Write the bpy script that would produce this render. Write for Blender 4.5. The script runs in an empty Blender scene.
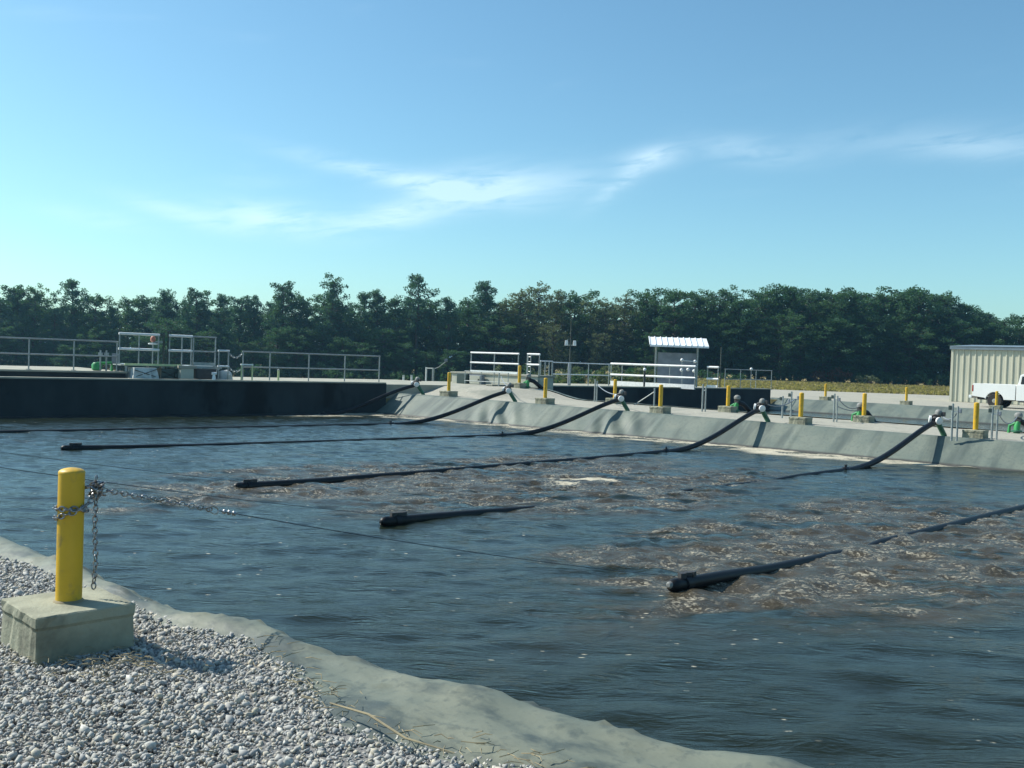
import bpy, bmesh, math, random
import numpy as np
from mathutils import Vector, Matrix, noise as mnoise

random.seed(11)
rng = np.random.default_rng(11)
R = math.radians
scene = bpy.context.scene
col = scene.collection

# ------------------------------------------------------------------ camera
F = 983.0
EYE = 1.617
PITCH, ROLL = 1.34, 2.0
cam_d = bpy.data.cameras.new('camera')
cam_d.sensor_width = 36.0
cam_d.lens = 36.0 * F / 1024.0
cam_d.clip_start, cam_d.clip_end = 0.1, 6000.0
cam = bpy.data.objects.new('camera', cam_d)
col.objects.link(cam)
CR = (Matrix.Rotation(R(90 - PITCH), 3, 'X') @ Matrix.Rotation(R(ROLL), 3, 'Z'))
cam.matrix_world = Matrix.Translation((0, 0, EYE)) @ CR.to_4x4()
scene.camera = cam

def ray(px, py):
    return CR @ Vector(((px - 512) / F, (384 - py) / F, -1.0))

def at(px, py, z):
    """the place on the level z that the photograph shows at a pixel"""
    d = ray(px, py)
    return Vector((0, 0, EYE)) + d * ((z - EYE) / d.z)

def atd(px, py, dist):
    d = ray(px, py)
    return Vector((0, 0, EYE)) + d * (dist / d.y)

# ------------------------------------------------------------------ light
SUN_EL = 44.0
SUN_AZ = -71.0            # measured from +Y towards +X
SUN_STRENGTH = 4.9
SKY_STRENGTH = 0.118
scene.view_settings.view_transform = 'Standard'
scene.view_settings.look = 'None'
scene.view_settings.exposure = 0.49
scene.view_settings.gamma = 1.0

sun_d = bpy.data.lights.new('sun', 'SUN')
sun_d.energy = SUN_STRENGTH
sun_d.angle = R(0.53)
sun_d.color = (1.0, 0.955, 0.86)
sun = bpy.data.objects.new('sun', sun_d)
col.objects.link(sun)
SUN_DIR = Vector((math.sin(R(SUN_AZ)) * math.cos(R(SUN_EL)), math.cos(R(SUN_AZ)) * math.cos(R(SUN_EL)), math.sin(R(SUN_EL))))
sun.rotation_euler = SUN_DIR.to_track_quat('Z', 'Y').to_euler()
sun.location = SUN_DIR * 60

world = bpy.data.worlds.new('World')
scene.world = world
world.use_nodes = True

class NT:
    def __init__(self, tree):
        self.t = tree
    def n(self, kind, **kw):
        nd = self.t.nodes.new(kind)
        for k, v in kw.items():
            setattr(nd, k, v)
        return nd
    def link(self, a, b):
        self.t.links.new(a, b)
    def math(self, op, a, b=None, clamp=False):
        nd = self.n('ShaderNodeMath', operation=op, use_clamp=clamp)
        for i, v in enumerate((a, b)):
            if v is None:
                continue
            if isinstance(v, (int, float)):
                nd.inputs[i].default_value = v
            else:
                self.link(v, nd.inputs[i])
        return nd.outputs[0]
    def mix(self, fac, a, b, blend='MIX'):
        nd = self.n('ShaderNodeMix', data_type='RGBA', blend_type=blend)
        for i, v in ((0, fac), (6, a), (7, b)):
            if isinstance(v, (int, float)):
                nd.inputs[i].default_value = v
            elif isinstance(v, (tuple, list)):
                nd.inputs[i].default_value = (*v[:3], 1)
            else:
                self.link(v, nd.inputs[i])
        return nd.outputs[2]
    def ramp(self, fac, lo, hi, a=0.0, b=1.0):
        nd = self.n('ShaderNodeMapRange', clamp=True)
        nd.interpolation_type = 'SMOOTHSTEP'
        self.link(fac, nd.inputs[0])
        for i, v in zip((1, 2, 3, 4), (lo, hi, a, b)):
            nd.inputs[i].default_value = v
        return nd.outputs[0]
    def noise(self, vec, scale, detail=4, rough=0.55, dist=0.0):
        nd = self.n('ShaderNodeTexNoise')
        nd.inputs['Scale'].default_value = scale
        nd.inputs['Detail'].default_value = detail
        nd.inputs['Roughness'].default_value = rough
        nd.inputs['Distortion'].default_value = dist
        if vec is not None:
            self.link(vec, nd.inputs['Vector'])
        return nd.outputs[0]

def az_el(px, py):
    d = ray(px, py).normalized()
    return math.atan2(d.x, d.y), math.asin(d.z)

def build_world():
    w = NT(world.node_tree)
    world.node_tree.nodes.clear()
    out = w.n('ShaderNodeOutputWorld')
    bg = w.n('ShaderNodeBackground')
    bg.inputs['Strength'].default_value = SKY_STRENGTH
    sky = w.n('ShaderNodeTexSky', sky_type='NISHITA')
    sky.sun_disc = False
    sky.sun_elevation = R(SUN_EL)
    sky.sun_rotation = R(SUN_AZ)
    sky.altitude = 50
    sky.air_density = 1.0
    sky.dust_density = 0.8
    sky.ozone_density = 2.0
    tc = w.n('ShaderNodeTexCoord')
    sep = w.n('ShaderNodeSeparateXYZ')
    w.link(tc.outputs['Generated'], sep.inputs[0])
    az = w.math('ARCTAN2', sep.outputs[0], sep.outputs[1])
    el = w.math('ARCSINE', sep.outputs[2])
    comb = w.n('ShaderNodeCombineXYZ')
    w.link(w.math('MULTIPLY', w.math('SUBTRACT', az, w.math('MULTIPLY', el, 0.8)), 9.0), comb.inputs[0])
    w.link(w.math('MULTIPLY', w.math('ADD', el, w.math('MULTIPLY', az, -0.10)), 42.0), comb.inputs[1])
    streak = w.noise(comb.outputs[0], 1.6, 7, 0.62, 0.5)
    soft = w.noise(comb.outputs[0], 0.45, 4, 0.5, 0.2)
    # cirrus wisps: azimuth, elevation, half length, half thickness (pixels), tilt (degrees), weight
    wisps = [(275, 219, 58, 13, 2, 1.1), (398, 216, 46, 11, -12, 1.15), (478, 188, 62, 17, -6, 1.2), (395, 177, 85, 8, 9, 1.0),
             (652, 158, 26, 10, -10, .85), (622, 181, 34, 8, -38, .6), (745, 150, 48, 11, 9, .42), (985, 147, 60, 11, 3, .5),
             (95, 218, 40, 8, 5, .35), (850, 143, 110, 14, -3, .2), (560, 185, 60, 16, -10, .35), (180, 214, 50, 8, 12, .5)]
    total = None
    for px, py, hl, ht, tilt, wt in wisps:
        a0, e0 = az_el(px, py)
        c, s = math.cos(R(-tilt)), math.sin(R(-tilt))
        da = w.math('SUBTRACT', az, a0)
        de = w.math('SUBTRACT', el, e0)
        u = w.math('MULTIPLY', w.math('ADD', w.math('MULTIPLY', da, c), w.math('MULTIPLY', de, s)), F / hl)
        v = w.math('MULTIPLY', w.math('SUBTRACT', w.math('MULTIPLY', de, c), w.math('MULTIPLY', da, s)), F / ht)
        r2 = w.math('ADD', w.math('MULTIPLY', u, u), w.math('MULTIPLY', v, v))
        g = w.math('MULTIPLY', w.math('EXPONENT', w.math('MULTIPLY', r2, -0.9)), wt)
        total = g if total is None else w.math('ADD', total, g)
    # the same thin cirrus scattered over the rest of the sky
    general = w.math('MULTIPLY', w.ramp(soft, 0.56, 0.80), 0.25)
    total = w.math('ADD', total, w.math('MULTIPLY', general, w.ramp(el, 0.04, 0.2)))
    cloud = w.math('MULTIPLY', total, w.ramp(streak, 0.22, 0.62), clamp=True)
    cloud = w.math('MULTIPLY', cloud, 0.40)
    tint = w.mix(1.0, sky.outputs[0], SKY_TINT, 'MULTIPLY')
    c2 = w.mix(cloud, tint, (6.8, 8.2, 8.8))
    w.link(c2, bg.inputs['Color'])
    w.link(bg.outputs[0], out.inputs['Surface'])
SKY_TINT = (0.665, 0.945, 0.945)
build_world()

# ------------------------------------------------------------------ site frame
TV = Vector((0.7575, -0.6528, 0)).normalized()      # along the bank, to the right and nearer
NV = Vector((0.6528, 0.7575, 0)).normalized()       # across the basins, away from the camera
B0 = Vector((-2.486, 38.81, 0))
STEP = 4.889
WATER = -0.63
SKEW, WALL_T = 0.165, -1.93
WALL_TOP = 0.53

def T(t, n, z=0.0):
    p = B0 + TV * t + NV * n
    return Vector((p.x, p.y, z))

def tn(p):
    d = Vector((p.x, p.y, 0)) - B0
    return d.dot(TV), d.dot(NV)

WV = (NV + TV * SKEW).normalized()                  # along the end wall
WB = Vector((-WV.y, WV.x, 0))                       # behind the end wall (away from water)
if WB.dot(TV) > 0:
    WB = -WB

def W(n, off=0.0, z=0.0):
    p = T(WALL_T + SKEW * n, n) + WB * off
    return Vector((p.x, p.y, z))

def Wpx(px, py, off=0.0, z=0.0):
    """where the sight line through a pixel column meets the line `off` metres behind the end wall"""
    d = ray(px, py)
    a, b = W(0, off), W(10, off) - W(0, off)
    # a + b k = d m   (plan)
    det = b.x * (-d.y) + d.x * b.y
    k = (-a.x * (-d.y) - d.x * a.y) / det
    p = a + b * k
    return Vector((p.x, p.y, z))

def smooth(x):
    x = min(1.0, max(0.0, x))
    return x * x * (3 - 2 * x)

def gz(x, y):
    """height of the open ground: it falls away to the left behind the concrete works"""
    fall = -2.9 * smooth((y - 52) / 34.0) * smooth((18 - x * 1.0 + (y - 90) * 0.02) / 34.0)
    return fall

def gz_arr(x, y):
    sm = lambda v: (lambda c: c * c * (3 - 2 * c))(np.clip(v, 0, 1))
    return -2.9 * sm((y - 52) / 34.0) * sm((18 - x + (y - 90) * 0.02) / 34.0)

def berm_z(t, n=0.0):
    return 0.13 * min(1.0, max(0.0, 1 - t / 19.0)) + 0.36 * smooth((2.2 - t + 0.25 * n) / 2.4) * smooth((n - 0.3) / 1.8)

# ------------------------------------------------------------------ materials
MATS = {}
def mat(name, c1, c2=None, scale=4.0, rough=0.6, rough2=None, metal=0.0, bump=0.0, bscale=None, detail=5, lo=0.35, hi=0.65,
        c3=None, scale3=None, lo3=0.55, hi3=0.7, spec=0.5, stretch=None, bdist=0.02):
    m = bpy.data.materials.new(name)
    m.use_nodes = True
    nt = NT(m.node_tree)
    bs = m.node_tree.nodes['Principled BSDF']
    bs.inputs['Roughness'].default_value = rough
    bs.inputs['Metallic'].default_value = metal
    bs.inputs['Specular IOR Level'].default_value = spec
    tc = nt.n('ShaderNodeTexCoord')
    vec = tc.outputs['Object']
    if stretch:
        mp = nt.n('ShaderNodeMapping')
        mp.inputs['Scale'].default_value = stretch
        nt.link(vec, mp.inputs[0])
        vec = mp.outputs[0]
    if c2 is None:
        c2 = tuple(v * 0.8 for v in c1)
    nz = nt.noise(vec, scale, detail)
    f = nt.ramp(nz, lo, hi)
    c = nt.mix(f, c1, c2)
    if c3 is not None:
        nz3 = nt.noise(vec, scale3 or scale * 0.37, 4, 0.6, 0.3)
        c = nt.mix(nt.ramp(nz3, lo3, hi3), c, c3)
    nt.link(c, bs.inputs['Base Color'])
    if rough2 is not None:
        nt.link(nt.ramp(nz, lo, hi, rough, rough2), bs.inputs['Roughness'])
    if bump:
        bp = nt.n('ShaderNodeBump')
        bp.inputs['Strength'].default_value = bump
        bp.inputs['Distance'].default_value = bdist
        nt.link(nt.noise(vec, bscale or scale * 3, 6, 0.6), bp.inputs['Height'])
        nt.link(bp.outputs[0], bs.inputs['Normal'])
    MATS[name] = m
    return m

mat('yellow_paint', (0.62, 0.37, 0.012), (0.54, 0.32, 0.01), 3, 0.42, rough2=0.62, bump=0.15, bscale=40, c3=(0.36, 0.23, 0.04), scale3=9, lo3=0.53, hi3=0.72, bdist=0.004)
mat('block_concrete', (0.30, 0.30, 0.22), (0.22, 0.22, 0.16), 5, 0.9, bump=0.6, bscale=38, c3=(0.12, 0.12, 0.09), scale3=2.8, lo3=0.52, hi3=0.72, bdist=0.01)
mat('wall_concrete', (0.024, 0.032, 0.036), (0.014, 0.019, 0.022), 0.9, 0.9, bump=0.2, bscale=14, c3=(0.003, 0.004, 0.005), scale3=0.5, lo3=0.53, hi3=0.66, stretch=(1, 1, 0.6))  # near-black base carries the shade of these faces; blacker patches are stains
mat('deck_concrete', (0.34, 0.33, 0.27), (0.26, 0.26, 0.21), 1.6, 0.9, bump=0.2, bscale=20)
mat('vault_concrete', (0.46, 0.46, 0.38), (0.36, 0.37, 0.31), 1.4, 0.9, bump=0.2, bscale=20, c3=(0.24, 0.25, 0.21), scale3=0.8)
mat('galvanised', (0.34, 0.37, 0.36), (0.26, 0.29, 0.29), 12, 0.45, metal=0.35, bump=0.05)
mat('aluminium', (0.80, 0.81, 0.79), (0.70, 0.72, 0.71), 8, 0.38, metal=0.2)
mat('chain_steel', (0.34, 0.34, 0.35), (0.2, 0.2, 0.2), 60, 0.3, metal=0.85, c3=(0.24, 0.13, 0.08), scale3=18, lo3=0.6, hi3=0.75)
mat('cable_steel', (0.10, 0.10, 0.11), (0.06, 0.06, 0.07), 20, 0.45, metal=0.6)
mat('black_rubber', (0.006, 0.007, 0.010), (0.012, 0.012, 0.015), 2.5, 0.42, rough2=0.5, spec=0.25, c3=(0.03, 0.027, 0.025), scale3=1.5, lo3=0.66, hi3=0.8)
mat('black_pipe', (0.006, 0.007, 0.009), (0.011, 0.011, 0.012), 2.5, 0.45, spec=0.25, c3=(0.028, 0.024, 0.02), scale3=2.5, lo3=0.6, hi3=0.8)
mat('grey_cap', (0.28, 0.285, 0.26), (0.14, 0.145, 0.14), 9, 0.6)
mat('green_paint', (0.03, 0.14, 0.075), (0.025, 0.10, 0.06), 6, 0.45)
mat('bright_green_paint', (0.04, 0.30, 0.08), (0.03, 0.22, 0.07), 6, 0.45)
mat('white_paint', (0.80, 0.80, 0.78), (0.68, 0.69, 0.68), 8, 0.4)
mat('dark_box', (0.035, 0.06, 0.055), (0.025, 0.045, 0.042), 4, 0.5)
mat('grey_panel', (0.21, 0.24, 0.28), (0.16, 0.185, 0.22), 3, 0.55)
mat('tarp', (0.58, 0.61, 0.60), (0.36, 0.40, 0.40), 2.4, 0.6, bump=0.5, bscale=3.0, bdist=0.1)
mat('kick_yellow', (0.55, 0.60, 0.30), (0.42, 0.52, 0.28), 5, 0.5)
mat('timber_pole', (0.085, 0.10, 0.085), (0.06, 0.07, 0.06), 4, 0.9, stretch=(6, 6, 0.6))
mat('metal_siding', (0.53, 0.515, 0.40), (0.46, 0.45, 0.35), 1.2, 0.5, stretch=(1, 1, 0.3))
mat('roof_metal', (0.17, 0.21, 0.24), (0.13, 0.17, 0.20), 1.0, 0.4)
mat('canopy_metal', (0.80, 0.83, 0.84), (0.70, 0.74, 0.76), 3, 0.35)
mat('truck_paint', (0.84, 0.84, 0.81), (0.80, 0.80, 0.77), 1.0, 0.22)
mat('tyre_rubber', (0.018, 0.018, 0.019), (0.03, 0.028, 0.026), 9, 0.85)
mat('rim_metal', (0.45, 0.44, 0.40), (0.35, 0.34, 0.31), 9, 0.4, metal=0.6)
mat('dark_glass', (0.02, 0.025, 0.03), (0.025, 0.03, 0.035), 2, 0.08)
mat('red_lens', (0.35, 0.02, 0.015), (0.28, 0.02, 0.015), 8, 0.25)
mat('dark_trim', (0.03, 0.03, 0.032), (0.045, 0.045, 0.045), 6, 0.6)
mat('straw', (0.27, 0.23, 0.14), (0.19, 0.16, 0.10), 9, 0.9)
mat('bark', (0.075, 0.06, 0.05), (0.05, 0.042, 0.036), 3, 0.95, stretch=(5, 5, 0.8))
mat('ground_gravel', (0.36, 0.345, 0.285), (0.28, 0.27, 0.225), 9.0, 0.95, bump=0.6, bscale=28, c3=(0.22, 0.225, 0.185), scale3=0.8, lo3=0.5, hi3=0.72, lo=0.3, hi=0.7, bdist=0.03)
mat('ground_dirt', (0.20, 0.20, 0.195), (0.14, 0.14, 0.14), 60, 0.95, bump=0.5, bscale=60)
mat('brown_lens', (0.45, 0.16, 0.10), (0.4, 0.14, 0.1), 5, 0.5)

def leaf_mat(name, a, b, c):
    m = bpy.data.materials.new(name)
    m.use_nodes = True
    nt = NT(m.node_tree)
    bs = m.node_tree.nodes['Principled BSDF']
    bs.inputs['Roughness'].default_value = 0.75
    bs.inputs['Specular IOR Level'].default_value = 0.25
    at_ = nt.n('ShaderNodeAttribute', attribute_name='shade')
    oi = nt.n('ShaderNodeObjectInfo')
    c1 = nt.mix(at_.outputs['Fac'], a, b)
    c2 = nt.mix(nt.math('MULTIPLY', oi.outputs['Random'], 0.65), c1, c)
    nt.link(c2, bs.inputs['Base Color'])
    tr = nt.n('ShaderNodeBsdfTranslucent')
    nt.link(nt.mix(1.0, c2, (1.2, 1.3, 0.6), 'MULTIPLY'), tr.inputs['Color'])
    ms = nt.n('ShaderNodeMixShader')
    ms.inputs[0].default_value = 0.42
    nt.link(bs.outputs[0], ms.inputs[1])
    nt.link(tr.outputs[0], ms.inputs[2])
    nt.link(ms.outputs[0], m.node_tree.nodes['Material Output'].inputs['Surface'])
    MATS[name] = m
    return m
leaf_mat('pine_needles', (0.028, 0.080, 0.064), (0.072, 0.138, 0.098), (0.045, 0.108, 0.090))
leaf_mat('oak_leaves', (0.024, 0.074, 0.044), (0.075, 0.136, 0.066), (0.038, 0.098, 0.056))
leaf_mat('olive_leaves', (0.06, 0.098, 0.058), (0.14, 0.168, 0.098), (0.10, 0.118, 0.072))
leaf_mat('red_leaves', (0.08, 0.045, 0.03), (0.15, 0.07, 0.045), (0.10, 0.05, 0.03))
leaf_mat('grass_blades', (0.22, 0.19, 0.095), (0.33, 0.28, 0.15), (0.25, 0.225, 0.11))

def grass_ground():
    m = bpy.data.materials.new('ground_grass')
    m.use_nodes = True
    nt = NT(m.node_tree)
    bs = m.node_tree.nodes['Principled BSDF']
    bs.inputs['Roughness'].default_value = 1.0
    bs.inputs['Specular IOR Level'].default_value = 0.1
    tc = nt.n('ShaderNodeTexCoord')
    v = tc.outputs['Object']
    a = nt.noise(v, 0.12, 5)
    b = nt.noise(v, 3.0, 6)
    c = nt.mix(nt.ramp(a, 0.35, 0.65), (0.25, 0.20, 0.085), (0.30, 0.22, 0.10))
    c = nt.mix(nt.ramp(b, 0.35, 0.7), c, (0.20, 0.18, 0.075))
    nt.link(c, bs.inputs['Base Color'])
    MATS['ground_grass'] = m
grass_ground()

def stone_mat():
    m = bpy.data.materials.new('gravel_stone')
    m.use_nodes = True
    nt = NT(m.node_tree)
    bs = m.node_tree.nodes['Principled BSDF']
    bs.inputs['Roughness'].default_value = 0.8
    a = nt.n('ShaderNodeAttribute', attribute_name='tone')
    tc = nt.n('ShaderNodeTexCoord')
    cr = nt.n('ShaderNodeValToRGB')
    e = cr.color_ramp.elements
    e[0].position, e[0].color = 0.0, (0.17, 0.175, 0.172, 1)
    e[1].position, e[1].color = 1.0, (0.64, 0.62, 0.53, 1)
    for p, c in ((0.25, (0.27, 0.275, 0.265, 1)), (0.55, (0.37, 0.368, 0.335, 1)), (0.75, (0.47, 0.415, 0.295, 1)), (0.86, (0.40, 0.40, 0.375, 1))):
        k = e.new(p)
        k.color = c
    nt.link(a.outputs['Fac'], cr.inputs[0])
    nz = nt.noise(tc.outputs['Object'], 90, 3)
    c = nt.mix(nt.ramp(nz, 0.35, 0.75), cr.outputs[0], (0.30, 0.30, 0.295))
    nt.link(c, bs.inputs['Base Color'])
    MATS['gravel_stone'] = m
stone_mat()

def liner_mat(name, base, dark, pale, streak_dir):
    m = bpy.data.materials.new(name)
    m.use_nodes = True
    nt = NT(m.node_tree)
    bs = m.node_tree.nodes['Principled BSDF']
    bs.inputs['Roughness'].default_value = 0.55
    bs.inputs['Specular IOR Level'].default_value = 0.35
    at_ = nt.n('ShaderNodeAttribute', attribute_name='tnz')     # metres along the bank, across it, height
    v = at_.outputs['Vector']
    sep = nt.n('ShaderNodeSeparateXYZ')
    nt.link(v, sep.inputs[0])
    mp = nt.n('ShaderNodeMapping')
    mp.inputs['Scale'].default_value = streak_dir
    nt.link(v, mp.inputs[0])
    big = nt.noise(v, 0.9, 5, 0.6, 0.4)
    st = nt.noise(mp.outputs[0], 1.0, 5, 0.6)
    fine = nt.noise(v, 14, 5, 0.6)
    c = nt.mix(nt.ramp(big, 0.38, 0.62), base, pale)
    c = nt.mix(nt.math('MULTIPLY', nt.ramp(st, 0.46, 0.64), 0.85), c, dark)
    c = nt.mix(nt.math('MULTIPLY', nt.ramp(fine, 0.50, 0.68), 0.45), c, dark)
    # scum line left by the water
    wl = nt.ramp(sep.outputs[2], WATER + 0.015, WATER + 0.07, 1.0, 0.0)
    c = nt.mix(wl, c, (0.05, 0.05, 0.045))
    nt.link(c, bs.inputs['Base Color'])
    bp = nt.n('ShaderNodeBump')
    bp.inputs['Strength'].default_value = 0.35
    bp.inputs['Distance'].default_value = 0.03
    nt.link(nt.math('ADD', nt.math('MULTIPLY', st, 0.8), nt.math('MULTIPLY', fine, 0.25)), bp.inputs['Height'])
    nt.link(bp.outputs[0], bs.inputs['Normal'])
    MATS[name] = m
liner_mat('liner_far', (0.115, 0.142, 0.122), (0.068, 0.088, 0.080), (0.15, 0.172, 0.142), (1.6, 0.25, 0.25))
liner_mat('liner_near', (0.12, 0.138, 0.11), (0.042, 0.058, 0.058), (0.175, 0.185, 0.14), (1.7, 3.4, 1.0))

def water_mat():
    m = bpy.data.materials.new('lagoon_water')
    m.use_nodes = True
    nt = NT(m.node_tree)
    bs = m.node_tree.nodes['Principled BSDF']
    bs.inputs['IOR'].default_value = 1.333
    tc = nt.n('ShaderNodeTexCoord')
    v = tc.outputs['Object']
    boil = nt.n('ShaderNodeAttribute', attribute_name='boil').outputs['Fac']
    scum = nt.n('ShaderNodeAttribute', attribute_name='scum').outputs['Fac']
    mp = nt.n('ShaderNodeMapping')
    mp.inputs['Rotation'].default_value = (0, 0, R(8))
    mp.inputs['Scale'].default_value = (0.55, 1.5, 1)
    nt.link(v, mp.inputs[0])
    vs = mp.outputs[0]
    n1 = nt.noise(vs, 1.1, 6, 0.6, 0.6)
    n2 = nt.noise(v, 5.0, 7, 0.68, 1.3)
    n3 = nt.noise(vs, 2.6, 8, 0.72, 2.2)
    vor = nt.n('ShaderNodeTexVoronoi', feature='F1')
    vor.inputs['Scale'].default_value = 5.5
    nt.link(vs, vor.inputs['Vector'])
    # boiling zones, broken up
    zone = nt.math('MULTIPLY', boil, nt.ramp(n1, 0.34, 0.60))
    turb = nt.ramp(zone, 0.06, 0.55)
    base = nt.mix(turb, (0.013, 0.018, 0.011), (0.050, 0.041, 0.025))
    # crisp foam lace in the boil, solid froth where it is strongest, loose flecks of foam and painted sun glint elsewhere
    n7 = nt.noise(vs, 3.4, 9, 0.70, 1.6)
    n8 = nt.noise(v, 17.0, 5, 0.65, 0.8)
    n9 = nt.noise(v, 1.5, 4, 0.6, 0.5)
    ridge = nt.math('SUBTRACT', 1.0, nt.math('MULTIPLY', nt.math('ABSOLUTE', nt.math('SUBTRACT', n7, 0.5)), 17.0), clamp=True)
    lace = nt.math('MULTIPLY', ridge, nt.ramp(n8, 0.49, 0.57))
    lace = nt.math('MULTIPLY', lace, nt.ramp(zone, 0.2, 0.7))
    lace = nt.math('MULTIPLY', lace, nt.ramp(n9, 0.40, 0.60))
    froth = nt.ramp(nt.math('ADD', nt.math('MULTIPLY', zone, 0.55), nt.math('MULTIPLY', n8, 0.8)), 1.22, 1.42)
    glint_fleck = nt.math('MULTIPLY', nt.ramp(vor.outputs['Distance'], 0.04, 0.10, 1.0, 0.0), nt.ramp(n1, 0.42, 0.56))
    glint_fleck = nt.math('MULTIPLY', glint_fleck, nt.ramp(n8, 0.38, 0.50))
    band = nt.math('MULTIPLY', nt.ramp(scum, 0.0, 0.5), nt.ramp(nt.math('ADD', nt.math('MULTIPLY', n8, 0.45), nt.math('MULTIPLY', n1, 0.65)), 0.46, 0.58))
    foam = nt.math('MAXIMUM', nt.math('MAXIMUM', nt.math('MULTIPLY', lace, 0.9), nt.math('MAXIMUM', glint_fleck, froth)), band, clamp=True)
    c = nt.mix(foam, base, (0.47, 0.43, 0.33))
    nt.link(c, bs.inputs['Base Color'])
    r = nt.math('ADD', nt.math('ADD', 0.09, nt.math('MULTIPLY', turb, 0.13)), nt.math('MULTIPLY', foam, 0.6), clamp=True)
    nt.link(r, bs.inputs['Roughness'])
    bp = nt.n('ShaderNodeBump')
    bp.inputs['Strength'].default_value = 0.5
    bp.inputs['Distance'].default_value = 0.06
    mq = nt.n('ShaderNodeMapping')
    mq.inputs['Rotation'].default_value = (0, 0, R(-6))
    mq.inputs['Scale'].default_value = (2.0, 8.0, 1)
    nt.link(v, mq.inputs[0])
    n5 = nt.noise(mq.outputs[0], 1.0, 3, 0.55, 0.6)
    n6 = nt.noise(mq.outputs[0], 3.1, 3, 0.55, 0.5)
    r5 = nt.math('ABSOLUTE', nt.math('SUBTRACT', n5, 0.5))
    calm = nt.ramp(n9, 0.34, 0.62, 0.35, 1.05)
    h = nt.math('ADD', nt.math('MULTIPLY', n3, 0.22), nt.math('MULTIPLY', n2, nt.math('ADD', 0.12, nt.math('MULTIPLY', turb, 1.5))))
    rip = nt.math('SUBTRACT', nt.math('MULTIPLY', n6, 0.22), nt.math('MULTIPLY', r5, 1.1))
    h = nt.math('ADD', h, nt.math('MULTIPLY', rip, calm))
    nt.link(h, bp.inputs['Height'])
    nt.link(bp.outputs[0], bs.inputs['Normal'])
    MATS['lagoon_water'] = m
water_mat()

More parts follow.
